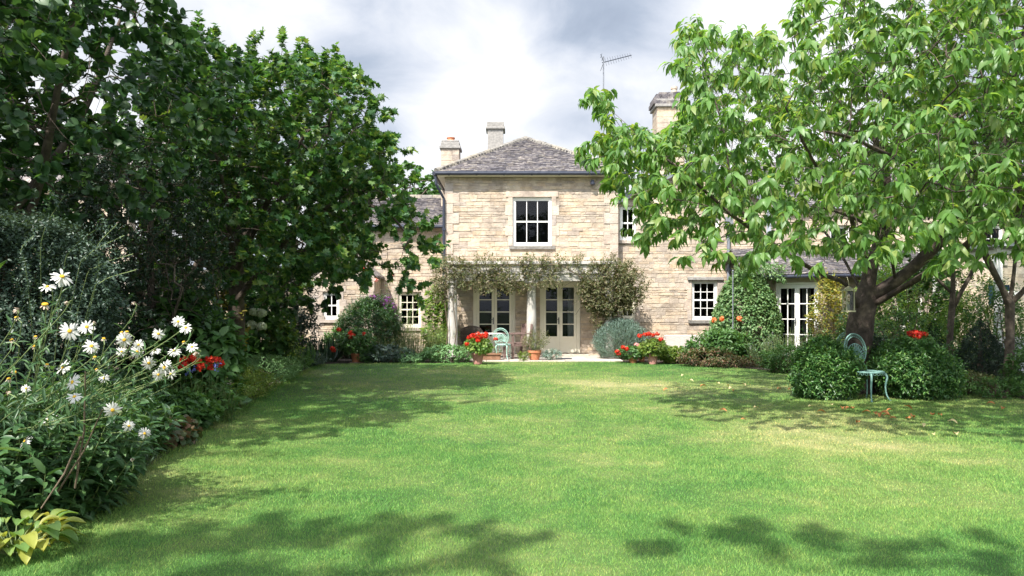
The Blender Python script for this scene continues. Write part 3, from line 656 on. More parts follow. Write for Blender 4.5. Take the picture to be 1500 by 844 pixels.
chimney(lw, X(660.5, 24.5), 24.5, .58, .6, 4.4, Z(208, 24.5), M_stone, .07, pots=((0.0, .14, .16, M_terra),), tiers=2)
# left gabled extension
YE = 21.5
le = empty('stone_extension', (X(495, YE), YE+.5, 0), 'single-storey gabled stone extension with small white window, partly under the tree', 'house')
WE = Wall((0, YE), (1, 0, 0), (0, -1, 0)); exx0, exx1 = X(455, YE), X(548, YE); eez = Z(404, YE)
we = (X(473, YE), X(497, YE), Z(468, YE), Z(428, YE))
xm = (exx0+exx1)/2
stone_wall(le, WE, exx0, exx1, eez, [we], top=[(exx0, eez), (exx1, eez), (xm, eez+.85)], thick=.3)
window(le, WE, *we, 2, 2, M_white, surround=True, recess=.04, sill=True)
mb = MB()
for sx in (-1, 1):
    a = exx0 if sx < 0 else exx1
    mb.hexa([(a+sx*.12, YE-.1, eez-.06), (xm, YE-.1, eez+.88), (xm, YE+1.4, eez+.88), (a+sx*.12, YE+1.4, eez-.06), (a+sx*.12, YE-.1, eez+.0), (xm, YE-.1, eez+.95), (xm, YE+1.4, eez+.95), (a+sx*.12, YE+1.4, eez+.0)])
mb.build('roof', M_slate, le)
for q_ in ((exx0, exx0+.3, YE+.301, YE+1.4), (exx1-.3, exx1, YE+.301, YE+1.05)):
    mb = MB(); mb.box(*q_, 0, eez-.05); mb.build('side_wall', M_stone, le)
# far-left neighbour seen through the leaves
nb = empty('neighbour_house', (-15, 24, 0), 'pinkish stone cottage glimpsed through the trees at far left', 'house')
WN = Wall((0, 21.8), (1, 0, 0), (0, -1, 0)); nx0, nx1 = X(-60, 21.8), X(190, 21.8)
nw = [(X(60, 21.8), X(95, 21.8), 3.3, 4.5)]
stone_wall(nb, WN, nx0, nx1, 5.2, nw, quoins=(False, True), hmin=.14, hmax=.24); window(nb, WN, *nw[0], 2, 2, M_white)
mb = MB(); mb.add([(nx0-.2, 21.55, 5.2), (nx1+.2, 21.55, 5.2), (nx1+.2, 25, 7.6), (nx0-.2, 25, 7.6), (nx1+.2, 28.4, 5.2), (nx0-.2, 28.4, 5.2)], [(0,1,2,3),(3,2,4,5),(0,3,5),(1,4,2)]); mb.build('roof', M_slate, nb)
bw = empty('garden_wall', (X(400, 23.2), 23.2, 0), 'shaded stone garden wall behind the left border, beside the gabled extension', 'wall')
WB = Wall((0, 23.2), (1, 0, 0), (0, -1, 0)); stone_wall(bw, WB, X(190, 23.2)+.1, exx0+.3, 2.55, [], quoins=(False, False), hmin=.1, hmax=.2, name='wall_core')
mb = MB(); mb.box(X(190, 23.2), exx0+.3, 22.8, 23.28, 2.552, 2.64); mb.build('coping', M_ridge, bw, bevel=.02)

# ---------------------------- right wing (gable)
YR = 21.4
rw = empty('gabled_wing', (X(1000, YR), YR+2, 0), 'tall gabled stone wing behind the cherry tree, to the right of the porch', 'house')
WR = Wall((0, YR), (1, 0, 0), (0, -1, 0)); rx0, rx1 = hx1+.02, X(1122, YR); rez = Z(296, YR)
w1 = (X(1013, YR), X(1051, YR), Z(469, YR), Z(411, YR)); w2 = (X(908, YR), X(931, YR), Z(468, YR), Z(420, YR)); w3 = (X(908, YR), X(932, YR), Z(352, YR), Z(302, YR)); w4 = (X(1028, YR), X(1054, YR), Z(348, YR), Z(318, YR))
ap = ((rx0+rx1)/2, rez+.48*(rx1-rx0)/2)
stone_wall(rw, WR, rx0, rx1, rez, [w1, w2, w3, w4], top=[(rx0, rez), (rx1, rez), ap], quoins=(False, True))
window(rw, WR, *w1, 3, 4, M_white, lintel='slab', sill='grey', recess=.05); window(rw, WR, *w2, 2, 4, M_cream, sill=True, recess=.05); window(rw, WR, *w3, 2, 2, M_white, recess=.05); window(rw, WR, *w4, 2, 2, M_white, recess=.05)
mb = MB()
for sx, a in ((-1, rx0), (1, rx1)):
    mb.hexa([(a+sx*.0, YR-.15, rez-.02), (ap[0], YR-.15, ap[1]+.005), (ap[0], YR+7, ap[1]+.005), (a, YR+7, rez-.02), (a, YR-.15, rez+.10), (ap[0], YR-.15, ap[1]+.125), (ap[0], YR+7, ap[1]+.125), (a, YR+7, rez+.10)])
rr = mb.build('roof', M_slate, rw)
mb = MB()
slates(mb, (rx0, YR+7, rez+.1), (rx0, YR-.15, rez+.1), (ap[0], YR+7, ap[1]+.12), (ap[0], YR-.15, ap[1]+.12)); slates(mb, (rx1, YR-.15, rez+.1), (rx1, YR+7, rez+.1), (ap[0], YR-.15, ap[1]+.12), (ap[0], YR+7, ap[1]+.12)); mb.build('roof_slates', M_slate, rr)
mb = MB()
for sx, a in ((-1, rx0), (1, rx1)): mb.hexa([(a, YR-.20, rez-.08), (ap[0], YR-.20, ap[1]-.05), (ap[0], YR-.152, ap[1]-.05), (a, YR-.152, rez-.08), (a, YR-.20, rez+.12), (ap[0], YR-.20, ap[1]+.15), (ap[0], YR-.152, ap[1]+.15), (a, YR-.152, rez+.12)])
mb.build('bargeboard', M_lead, rr)
mb = MB(); mb.box(rx1-.35, rx1, YR+.351, YR+7, 0, rez-.05); mb.build('side_wall', M_stone, rw)
cw = chimney(rw, X(979, 24.6), 24.6, .90, .8, 5.5, Z(149, 24.6), M_stone, .09, pots=((.20, .11, .52, M_ashlar),), tiers=1)
mb = MB(); cxx, czz = X(979, 24.6), Z(149, 24.6)-.2
for lay, (ww, hh_) in enumerate(((.60, .13), (.57, .12), (.50, .10), (.38, .09))):
    u = -ww
    while u < ww-.03:
        e_ = min(u+random.uniform(.16, .32), ww); j_ = random.uniform(-.02, .02); mb.box(cxx+u+.005, cxx+e_-.005, 24.6-.46+lay*.05+j_, 24.6+.44-lay*.06, czz, czz+hh_+random.uniform(-.012, .012)); u = e_
    czz += hh_+.002
mb.build('chimney_crown', M_slate, cw, bevel=.02)
xd = X(1066, YR); downpipe(rw, [(xd, YR-.08, 3.9), (xd, YR-.08, 3.2), (xd, YR-.08, .05)], M_lead, .05)
mb = MB(); mb.box(xd-.11, xd+.11, YR-.20, YR-.04, 3.9, 4.12); mb.build('rain_hopper', M_lead, rw, bevel=.01)
# ---------------------------- garden room
gr = empty('garden_room', (8.5, 20, 0), 'low stone garden room with slate roof and white glazed double doors, right of the creeper', 'garden room')
gz = 2.30
A = Vector((X(1131, 19.3), 19.3)); B = Vector((A.x+.98, 19.3-.86)); U = (B-A); Ln = U.length; Un = U.normalized(); Nn = Vector((Un.y, -Un.x))
WA = Wall((6.35, 19.3), (1, 0, 0), (0, -1, 0)); stone_wall(gr, WA, 0, A.x-6.35, gz, [], quoins=(False, False), thick=.3)
WC = Wall((A.x, A.y), (Un.x, Un.y, 0), (Nn.x, Nn.y, 0)); dd = (.10, Ln-.10, .10, 2.10)
stone_wall(gr, WC, 0, Ln, gz, [dd], quoins=(False, False), thick=.3)
french_doors(gr, WC, *dd, 4, 2, M_white, recess=.03, panel=.22, fr=.05, curtain={0: 1, 1: -1})
WD = Wall((B.x, B.y), (1, 0, 0), (0, -1, 0)); wd = (1.9, 2.6, .9, 2.0)
stone_wall(gr, WD, 0, 3.0, gz, [wd], quoins=(False, False), thick=.3); window(gr, WD, *wd, 2, 3, M_white)
mb = MB(); e = [(6.25, 19.08), (A.x-.05, 19.08), (B.x-.10, B.y-.22), (B.x+3.2, B.y-.22)]
t = [(6.25, 20.5), (A.x+.3, 20.5), (B.x+.7, 20.2), (B.x+3.2, 20.2)]; rz_ = .80
for i in range(3): mb.add([(*e[i], gz), (*e[i+1], gz), (*t[i+1], gz+rz_), (*t[i], gz+rz_), (*e[i], gz-.06), (*e[i+1], gz-.06), (*t[i+1], gz-.06), (*t[i], gz-.06)], [(0,1,2,3),(0,4,5,1),(4,7,6,5)])
r_ = mb.build('roof', M_slate, gr); mb = MB()
for i in range(3): slates(mb, (*e[i], gz), (*e[i+1], gz), (*t[i], gz+rz_), (*t[i+1], gz+rz_), over=.04)
mb.build('roof_slates', M_slate, r_)
for i in range(3): gutter(gr, (*(e[i][k]-(.0, .05)[k] for k in range(2)), gz-.05), (*(e[i+1][k]-(.0, .05)[k] for k in range(2)), gz-.05), 3, .045)
mb = MB(); mb.add([(6.25,20.5,gz+.8),(B.x+3.2,20.2,gz+.8),(B.x+3.2,21.6,gz+.3),(6.25,21.6,gz+.3)],[(0,1,2,3)]); mb.build('roof_back', M_slate, r_)
mb = MB(WR.M); mb.box(X(972, YR), X(1062, YR), .032, .09, .02, .62); mb.build('plinth', noisy('limewash', (.46,.41,.38), (.58,.52,.48), 4, .9, .5, 20), rw, bevel=.02)
# stable-like range further right
sb = empty('rear_range', (14, 26, 0), 'long two-storey stone range behind the cherry tree on the right', 'house')
WS = Wall((0, 25.0), (1, 0, 0), (0, -1, 0)); s0, s1 = X(1135, 25), X(1560, 25)
so_ = [(X(1215, 25), X(1245, 25), 3.0, 4.3), (X(1345, 25), X(1375, 25), 3.0, 4.3), (X(1440, 25), X(1470, 25), 3.0, 4.3)]
stone_wall(sb, WS, s0, s1, 4.9, so_, quoins=(True, False), hmin=.12, hmax=.22)
for o in so_: window(sb, WS, *o, 2, 3, M_white)
mb = MB(); mb.add([(s0-.2, 24.75, 4.9), (s1, 24.75, 4.9), (s1, 28, 7.1), (s0-.2, 28, 7.1), (s0-.2, 31, 4.9)], [(0,1,2,3),(0,3,4)]); r_ = mb.build('roof', M_slate, sb)
mb = MB(); slates(mb, (s0-.2, 24.75, 4.9), (s1, 24.75, 4.9), (s0-.2, 28, 7.1), (s1, 28, 7.1), .16, .2, .42, over=.03); mb.build('roof_slates', M_slate, r_)
# white-framed summerhouse at far right
YW = 15.6
sh = empty('summerhouse', (X(1500, YW), YW+.6, 0), 'white-framed glazed summerhouse with blue panels at the far right edge', 'summerhouse')
wx0 = X(1462, YW); wx1 = wx0+3.4; mb = MB()
for x in (wx0, wx0+.95, wx0+1.9, wx0+2.85, wx1): mb.box(x-.06, x+.06, YW-.06, YW+.06, 0, 2.75)
for z in (.75, 1.75, 2.65):
    for i in range(4):
        xs_ = [wx0, wx0+.95, wx0+1.9, wx0+2.85, wx1]; mb.box(xs_[i]+.061, xs_[i+1]-.061, YW-.04, YW+.04, z-.05, z+.05)
for x in (wx0, wx1): mb.box(x-.06, x+.06, YW+2.2, YW+2.32, 0, 2.75); mb.box(x-.04, x+.04, YW+.061, YW+2.199, 2.6, 2.7)
fr_ = mb.build('frame', M_white, sh)
mb = MB()
for i in range(4): mb.add([(xs_[i]+.06, YW, .8), (xs_[i+1]-.06, YW, .8), (xs_[i+1]-.06, YW, 2.6), (xs_[i]+.06, YW, 2.6)], [(0,1,2,3)])
mb.build('glazing', M_glass, sh)
M_bluep = noisy('faded_blue_paint', (.07,.16,.30), (.16,.30,.42), 8, .6, .1); M_greyp = noisy('grey_board', (.30,.32,.34), (.42,.44,.46), 6, .7, .2)
mb = MB(); mb.box(wx0+.061, wx1-.061, YW-.02, YW+.02, .02, .699); mb.build('lower_panel', M_greyp, sh)
mb = MB(); mb.box(wx0+.15, wx0+.6, YW+.5, YW+.54, 1.5, 1.95); mb.build('blue_blind', M_bluep, sh)
mb = MB(); mb.box(wx0-.2, wx1+.2, YW-.25, YW+2.6, 2.76, 2.84); mb.build('roof', M_greyp, sh)

# ---------------------------- aerial
c = P3(884, 205, 24.2)
ae = empty('tv_aerial', (c.x, c.y, 6.4), 'thin grey television aerial on a tall mast above the roofs', 'aerial')
mb = MB(); mb.tube([(c.x, c.y, 6.0), (c.x, c.y, Z(83, 24.2))], .022, 8); mb.build('mast', M_lead, ae)
mb = MB(); a = P3(882, 92, 24.2); b = P3(925, 81, 24.4); mb.tube([a, b], .014, 6); D = (b-a)
for i in range(11):
    p = a+D*(.12+.085*i); l = .16-.006*i; mb.tube([p+Vector((-.02, l*.5, l)), p-Vector((-.02, l*.5, l))], .007, 5)
p = a+D*.05
for s_ in (-1, 1): mb.tube([p, p+Vector((-.10, 0, s_*.28))], .008, 5); mb.tube([p+Vector((-.04, .2, s_*.12)), p+Vector((-.04, -.2, s_*.12))], .007, 5); mb.tube([p+Vector((-.08, .2, s_*.22)), p+Vector((-.08, -.2, s_*.22))], .007, 5)
mb.build('antenna', M_iron, ae)
# ------------------------------------------------------------------ trees
def resample(pts, step):
    out = [Vector(pts[0])]
    for a, b in zip(pts, pts[1:]):
        a, b = Vector(a), Vector(b); n = max(1, round((b-a).length/step))
        for i in range(1, n+1): out.append(a.lerp(b, i/n))
    return out
def smooth_path(pts, step=.2):
    pts = [Vector(p) for p in pts]; q = [pts[0]*2-pts[1]]+pts+[pts[-1]*2-pts[-2]]; out = []
    for i in range(1, len(q)-2):
        n = max(2, int((q[i+1]-q[i]).length/step))
        for k in range(n):
            t = k/n; a, b, c, d = q[i-1], q[i], q[i+1], q[i+2]
            out.append(.5*((2*b)+(c-a)*t+(2*a-5*b+4*c-d)*t*t+(3*b-a-3*c+d)*t**3))
    out.append(pts[-1]); return out
class Tree:
    """limbs drawn first, then each twig tip is joined to the nearest branch"""
    def __init__(s, limbs, Rt, step=.22, power=.55, rmin=.0035):
        s.P = []; s.par = []; s.step = step; s.Rt = Rt; s.power = power; s.rmin = rmin; s.w = []
        for li, pts in enumerate(limbs):
            pp = smooth_path(pts, step)
            if li == 0: par = -1; start = 0
            else:
                arr = np.array([tuple(p) for p in s.P]); par = int(np.argmin(((arr-np.array(pp[0]))**2).sum(1))); start = 1 if (Vector(s.P[par])-pp[0]).length < .12 else 0
            for p in pp[start:]:
                s.P.append(p.copy()); s.par.append(par); s.w.append(0); par = len(s.P)-1
        s.nl = len(s.P)
    def tips(s, pts, wob=.10, sag=.0, zmin_attach=None):
        N = len(pts); cap = len(s.P)+N*14; A = np.zeros((cap, 3)); n = len(s.P); A[:n] = [tuple(p) for p in s.P]
        ok = np.ones(cap, bool)
        if zmin_attach is not None: ok[:n] = A[:n, 2] > zmin_attach
        base = A[:n][ok[:n]]; d0 = np.array([np.min(((base-p)**2).sum(1)) for p in pts]); order = np.argsort(d0); s.tipn = []
        root = A[0]
        for i in order:
            p = pts[i]; d2 = ((A[:n]-p)**2).sum(1)
            # prefer branch points that lie nearer the trunk foot than the tip
            bad = (((A[:n]-root)**2).sum(1) > ((p-root)**2).sum()); d2 = d2*(1+1.2*bad); d2[~ok[:n]] = 1e9
            j = int(np.argmin(d2)); a = Vector(A[j]); b = Vector(p); L_ = (b-a).length
            if L_ < .08 or n+16 > cap: continue
            k = min(12, max(1, round(L_/s.step))); par = j; ax = (b-a).normalized()
            o = Vector(rng.normal(size=3)); o = (o-ax*o.dot(ax)); o.normalize(); am = L_*wob
            for t in range(1, k+1):
                f = t/k; q = a.lerp(b, f)+o*am*math.sin(f*math.pi)+Vector((0, 0, 1))*(L_*.10*math.sin(f*math.pi)-sag*L_*f*f)
                if t < k: q += Vector(rng.normal(size=3))*.02
                s.P.append(q); s.par.append(par); s.w.append(0); A[n] = q; par = n; n += 1
            s.w[n-1] = 1; s.tipn.append(n-1)
        cnt = np.array(s.w, float)
        for i in range(n-1, -1, -1):
            if s.par[i] >= 0: cnt[s.par[i]] += cnt[i]
        # parents can have a higher index only within limbs built in order, so one pass is enough
        s.cnt = np.maximum(cnt, 1); tot = s.cnt[0]
        s.r = np.maximum(s.rmin, s.Rt*(s.cnt/tot)**s.power)
    def wood(s, mb, flare=1.0, hmax=None):
        n = len(s.P); ch = [[] for _ in range(n)]
        for i in range(1, n):
            if s.par[i] >= 0: ch[s.par[i]].append(i)
        stack = [(0, -1)]
        while stack:
            i, p = stack.pop(); chain = [i]; pr = p
            while True:
                c = ch[chain[-1]]
                if not c: break
                b = max(c, key=lambda k: s.cnt[k])
                for k in c:
                    if k != b: stack.append((k, chain[-1]))
                chain.append(b)
            pts = [s.P[k] for k in chain]; rad = [float(s.r[k]) for k in chain]
            if pr >= 0: pts = [s.P[pr]]+pts; rad = [rad[0]*1.05]+rad
            if len(pts) < 2: continue
            r0 = max(rad)
            if i == 0:
                rad = [r*(1+.55*math.exp(-(q.z-pts[0].z)/.22)*flare) for r, q in zip(rad, pts)]
            if r0 > .03: # knobbly
                rad = [r*(1+.06*math.sin(j*1.7)+.05*math.sin(j*.7+2)) for j, r in enumerate(rad)]
            mb.tube(pts, rad, 12 if r0 > .08 else 6 if r0 > .02 else 4 if r0 > .008 else 3, cap=r0 > .02)
    def leaf_nodes(s, kmax=2):
        idx = np.array([i for i in range(s.nl, len(s.P)) if s.cnt[i] <= kmax and s.par[i] >= 0])
        P = np.array([tuple(s.P[i]) for i in idx]); Q = np.array([tuple(s.P[s.par[i]]) for i in idx])
        tip = np.isin(idx, s.tipn)
        return P, nrm(P-Q), tip
def vol(n, blobs, mask=None, holes=None, shell=.0, zmin=.5):
    """random points inside a union of ellipsoids, each (cx,cy,cz,rx,ry,rz), kept apart from each other"""
    out = []; b = np.array(blobs, float); wv = (b[:, 3]*b[:, 4]*b[:, 5])**.8; wv /= wv.sum(); tot = 0
    while tot < n:
        m = n*3; k = rng.choice(len(b), m, p=wv); d = nrm(rng.normal(size=(m, 3))); r = rng.random(m)**(1/3)
        r = shell+(1-shell)*r; p = b[k, :3]+d*r[:, None]*b[k, 3:6]
        p = p[p[:, 2] > zmin]
        if mask is not None:
            px = 750+F*p[:, 0]/p[:, 1]; py = HY-F*(p[:, 2]-CH)/p[:, 1]; keep = in_poly(px, py, mask)
            if holes:
                for h in holes: keep &= ~in_poly(px, py, h)
            p = p[keep]
        out.append(p); tot += len(p)
    return np.concatenate(out)[:n]
def make_tree(name, label, cat, base, limbs, Rt, tips, leafmat, barkmat, tpl, k, slen, L, W, spread=.8, droop=.2, group=None, kmax=2, step=.22, power=.55, dens=1.0, wob=.1, zatt=None, extra=None, jit=.35):
    t = empty(name, base, label, cat, group)
    tr = Tree(limbs, Rt, step, power); tr.tips(tips, wob=wob, zmin_attach=zatt)
    mb = MB(); tr.wood(mb); mb.build('trunk', barkmat, t, smooth=True)
    P, A, tip = tr.leaf_nodes(kmax); lv = Leaves()
    if dens < 1: q = rng.random(len(P)) < dens; P, A, tip = P[q], A[q], tip[q]
    A = nrm(A+rng.normal(0, .25, A.shape)+np.array([0, 0, .15]))
    lv.sprigs(P, A, k, slen, L, W, tpl, spread=spread, droop=droop, jit=jit)
    lv.sprigs(P[tip], A[tip], k, slen*1.4, L, W, tpl, spread=spread*.8, droop=droop, jit=jit)
    if extra: extra(lv, tr)
    c = lv.build('crown', leafmat, t, smooth=True); print(name, 'nodes', len(tr.P), 'verts', len(c.data.vertices))
    return t
# ---- cherry
def pw(*l): return [P3(*p) for p in l]
ct = [pw((1255, 585, 12.2), (1256, 545, 12.2), (1258, 500, 12.15), (1262, 462, 12.1), (1268, 440, 12.1)),
      pw((1262, 462, 12.1), (1240, 418, 11.7), (1205, 402, 11.1), (1165, 380, 10.4), (1120, 350, 9.6), (1075, 318, 8.9), (1030, 300, 8.4), (980, 290, 8.1)),
      pw((1268, 440, 12.1), (1275, 395, 12.1), (1290, 350, 12.1), (1300, 290, 12.0), (1295, 220, 11.8), (1308, 110, 11.5), (1342, -20, 11.2), (1350, -140, 11)),
      pw((1268, 440, 12.1), (1312, 412, 11.9), (1345, 385, 11.7), (1375, 355, 11.5), (1420, 310, 11.2), (1455, 250, 11.0), (1480, 160, 10.8), (1500, 40, 10.6)),
      pw((1270, 452, 12.1), (1308, 430, 11.7), (1350, 405, 11.1), (1400, 372, 10.5), (1450, 330, 9.8), (1500, 300, 9.2), (1560, 260, 8.6)),
      pw((1275, 395, 12.1), (1255, 350, 11.6), (1240, 300, 10.8), (1200, 250, 10.0), (1172, 200, 9.4), (1140, 140, 8.9), (1105, 112, 8.6), (1072, 91, 8.4)),
      pw((1120, 350, 9.6), (1085, 307, 9.3), (1068, 250, 9.2), (1062, 200, 9.1), (1045, 140, 9.0), (1025, 80, 9.0)),
      pw((1300, 290, 12.0), (1345, 262, 11.3), (1330, 240, 10.4), (1290, 222, 9.3), (1240, 200, 8.4), (1190, 190, 7.7)),
      pw((1312, 412, 11.9), (1300, 360, 11.3), (1270, 330, 10.4), (1225, 310, 9.5), (1180, 300, 8.6)),
      pw((1455, 250, 11.0), (1430, 215, 10.2), (1400, 190, 9.3), (1380, 150, 8.4)),
      pw((1295, 220, 11.8), (1240, 160, 12.0), (1200, 110, 12.2), (1185, 40, 12.4)),
      pw((1075, 318, 8.9), (1010, 260, 8.9), (960, 220, 8.9), (910, 175, 8.9), (875, 145, 9.0)),
      pw((1290, 350, 12.1), (1330, 300, 13), (1370, 260, 14), (1400, 200, 14.6)),
      pw((1268, 440, 12.1), (1230, 370, 12.8), (1190, 320, 13.4), (1140, 280, 13.8))]
cmask = [(852,140),(875,128),(905,165),(935,195),(965,200),(1005,190),(1010,150),(1000,95),(1000,35),(1040,40),(1060,60),(1085,48),(1120,55),(1150,48),(1170,20),(1200,-60),(1260,-300),(1900,-300),(1900,330),
         (1500,385),(1440,375),(1400,395),(1300,370),(1230,385),(1200,392),(1160,380),(1120,405),(1080,400),(1065,410),(1040,385),(1010,385),(985,345),(940,350),(905,362),(900,345),(945,320),(925,300),(900,275),(880,265),(890,240),(850,228),(862,205),(900,200),(880,165)]
cholesky = [[(1140,62),(1172,40),(1176,95),(1160,140),(1145,110)], [(1215,10),(1232,0),(1236,30),(1222,40)], [(1200,20),(1212,16),(1210,70),(1196,60)]]
cb = [(3.9, 9.4, 4.6, 3.2, 3.2, 2.3), (5.9, 10.9, 5.4, 4.2, 3.6, 3.3), (1.9, 8.7, 3.6, 1.3, 1.2, 1.3), (7.2, 9.6, 4.3, 3.0, 3.2, 2.0), (2.6, 8.9, 4.3, 1.3, 1.5, 1.6), (5.0, 7.6, 3.3, 2.2, 1.6, 1.2), (9, 11, 4.8, 3, 3.5, 2.5), (5.5, 13, 4.6, 3, 2, 2), (1.7, 8.9, 3.8, 1.0, .8, .6), (2.4, 8.9, 4.3, .7, .7, .7), (3.2, 8.0, 2.5, 2.0, 1.6, .75), (5.2, 7.8, 2.55, 2.6, 1.8, .75), (7.8, 8.8, 2.6, 2.2, 2.2, .8), (3.0, 9.6, 2.7, 1.8, 1.2, .7)]
ctips = vol(5200, cb, cmask, cholesky, zmin=1.8)
for tg in ((4.8, 10.9, .6), (5.9, 11.0, .6), (4.3, 11.2, .5)):
    sv = np.array(tuple(SUN)); w_ = ctips-np.array(tg); dd_ = np.linalg.norm(np.cross(w_, sv), axis=1); ctips = ctips[(dd_ > .5)]
ctips = np.concatenate([ctips, vol(60, [(1.2, 8.9, 4.0, .5, .5, .35), (1.6, 8.9, 3.5, .7, .6, .5)], cmask, None)])
make_tree('cherry_tree', 'spreading cherry tree with long drooping leaves and forked dark trunk on the right', 'tree', (X(1255, 12.2), 12.2, 0), ct, .215, ctips, G_cherry, M_bark_cherry, 'droop', 8, .12, .150, .054, spread=.80, droop=.75, kmax=4, step=.2, power=.67, zatt=1.9, jit=.28)

# ---- left trees
amask = [(-400,-400),(250,-400),(262,-40),(238,0),(250,40),(262,62),(290,60),(330,90),(400,120),(420,260),(420,420),(380,470),(-400,470)]
al = [[(-5.9, 8.3, 0), (-5.95, 8.3, 1.2), (-6.0, 8.2, 2.4), (-6.1, 8.0, 4.0), (-6.2, 7.8, 6.0), (-6.3, 7.7, 8)],
      [(-6.0, 8.2, 1.4), (-5.2, 7.8, 2.6), (-4.6, 7.3, 3.8), (-4.1, 7.0, 5.2)], [(-6.0, 8.2, 1.8), (-6.9, 7.2, 3.0), (-7.2, 6.4, 4.4), (-7.2, 6, 6)], [(-6.0, 8.2, 2.2), (-5.4, 8.8, 3.6), (-5.0, 9.2, 5.2)],
      [(-6.0, 8.1, 2.4), (-5.4, 6.8, 3.4), (-4.8, 5.8, 4.2), (-4.3, 5.0, 4.9)]]
def sungaps(tp, targets, rad):
    sv = np.array(tuple(SUN))
    for tg in targets: tp = tp[np.linalg.norm(np.cross(tp-np.array(tg), sv), axis=1) > rad]
    return tp
BORDER = [(-3.6, 6.9, .3), (-3.9, 8.3, .4), (-4.2, 9.8, .3), (-4.3, 11.3, .4), (-4.6, 13.2, .4), (-4.9, 15.2, .4)]
atips = vol(2300, [(-6.0, 7.8, 5.4, 3.2, 3.2, 3.4), (-5.2, 6.4, 4.3, 1.9, 1.7, 1.9), (-7.5, 7, 4, 2.5, 3, 3)], amask, [[(238,-400),(700,-400),(700,30),(262,60),(245,30)]], shell=.25, zmin=2.2)
atips = sungaps(atips, BORDER, .42)
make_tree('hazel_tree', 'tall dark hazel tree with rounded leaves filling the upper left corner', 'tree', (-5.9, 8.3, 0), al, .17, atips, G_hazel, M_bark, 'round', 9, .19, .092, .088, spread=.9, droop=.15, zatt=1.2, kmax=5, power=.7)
bmask = [(215,60),(255,40),(262,52),(280,45),(290,75),(315,55),(330,95),(365,72),(400,95),(430,70),(450,105),(470,85),(505,112),(520,95),(530,140),(548,150),(545,200),(575,205),(562,240),(580,262),(596,300),(622,335),(634,370),(622,425),(598,420),(560,385),(520,410),(470,400),(430,430),(380,470),(215,470)]
bl = [[(-5.0, 13.0, 0), (-5.0, 13.0, 1.2), (-4.95, 12.9, 2.6), (-4.9, 12.8, 4.2), (-4.7, 12.7, 5.6)],
      [(-5.0, 12.9, 1.5), (-4.0, 12.6, 2.6), (-3.1, 12.3, 3.2), (-2.2, 12.1, 3.1), (-1.7, 12, 2.6)], [(-5.0, 12.9, 2.0), (-4.0, 12.0, 3.4), (-3.2, 11.6, 4.5)], [(-5, 12.9, 2.0), (-6, 12.4, 3.2), (-6.6, 12, 4.8)],
      [(-4.95, 12.9, 2.6), (-3.9, 13.2, 3.8), (-2.9, 13.4, 4.8)], [(-5, 12.9, 1.8), (-4.6, 11.6, 3.0), (-4.4, 10.6, 3.8)]]
btips = vol(2600, [(-4.5, 12.4, 3.7, 2.6, 2.4, 2.6), (-2.6, 12.2, 3.0, 1.35, 1.3, 1.5), (-3.3, 12.2, 4.3, 1.9, 1.8, 1.5), (-6.2, 12, 3.8, 2, 2.2, 2.4)], bmask, shell=.3, zmin=1.6)
btips = sungaps(btips, BORDER, .42)
sh_ = []
for (a0, b0, a1, b1, Y_) in ((250,90,258,35,12), (285,90,292,42,12.2), (325,100,318,52,12.4), (368,105,372,62,12.6), (405,110,415,60,12.4), (440,120,452,80,12.3), (480,130,492,88,12.2), (505,150,530,112,12.2), (525,180,562,160,12.1), (540,230,585,215,12), (565,285,605,268,12), (590,340,628,330,12), (600,380,640,372,12), (590,400,612,425,12), (520,380,530,412,11.9), (460,380,455,405,11.8), (225,120,232,70,12)):
    for k in range(7):
        t_ = k/6; sh_.append(tuple(P3(a0+(a1-a0)*t_+rng.normal()*3, b0+(b1-b0)*t_+rng.normal()*3, Y_+rng.normal()*.15)))
btips = np.concatenate([btips, np.array(sh_)])
make_tree('field_maple_tree', 'bushy maple with lobed leaves, its sunlit right side hanging before the left wing', 'tree', (-5.0, 13.0, 0), bl, .15, btips, G_maple, M_bark, 'lobed', 9, .18, .108, .108, spread=.9, droop=.2, zatt=1.2, kmax=4, power=.6)

def simple_tree(name, label, base, h, blobs, n, leafmat, tpl, k, L, W, Rt=.16, mask=None, group=None, bark=None, slen=.2, fork=.3, limbs=None, kmax=2, step=.3, dens=1., zatt=None):
    bx, by = base; z1 = h*fork
    if limbs is None:
        limbs = [[(bx, by, 0), (bx+.05, by, z1*.6), (bx+.02, by, z1), (bx-.1, by+.1, h*.6), (bx+.05, by, h*.85)]]
        for a in range(4):
            an = a*1.6+random.random(); r = h*.22
            limbs.append([(bx+.02, by, z1*(.85+.1*a)), (bx+math.cos(an)*r*.6, by+math.sin(an)*r*.6, z1+h*.15), (bx+math.cos(an)*r*1.2, by+math.sin(an)*r*1.2, z1+h*.32)])
    tips = vol(n, blobs, mask, shell=.3, zmin=h*.12)
    return make_tree(name, label, 'tree', (bx, by, 0), limbs, Rt, tips, leafmat, bark or M_bark, tpl, k, slen, L, W, group=group, kmax=kmax, step=step, dens=dens, zatt=z1*.6 if zatt is None else zatt)
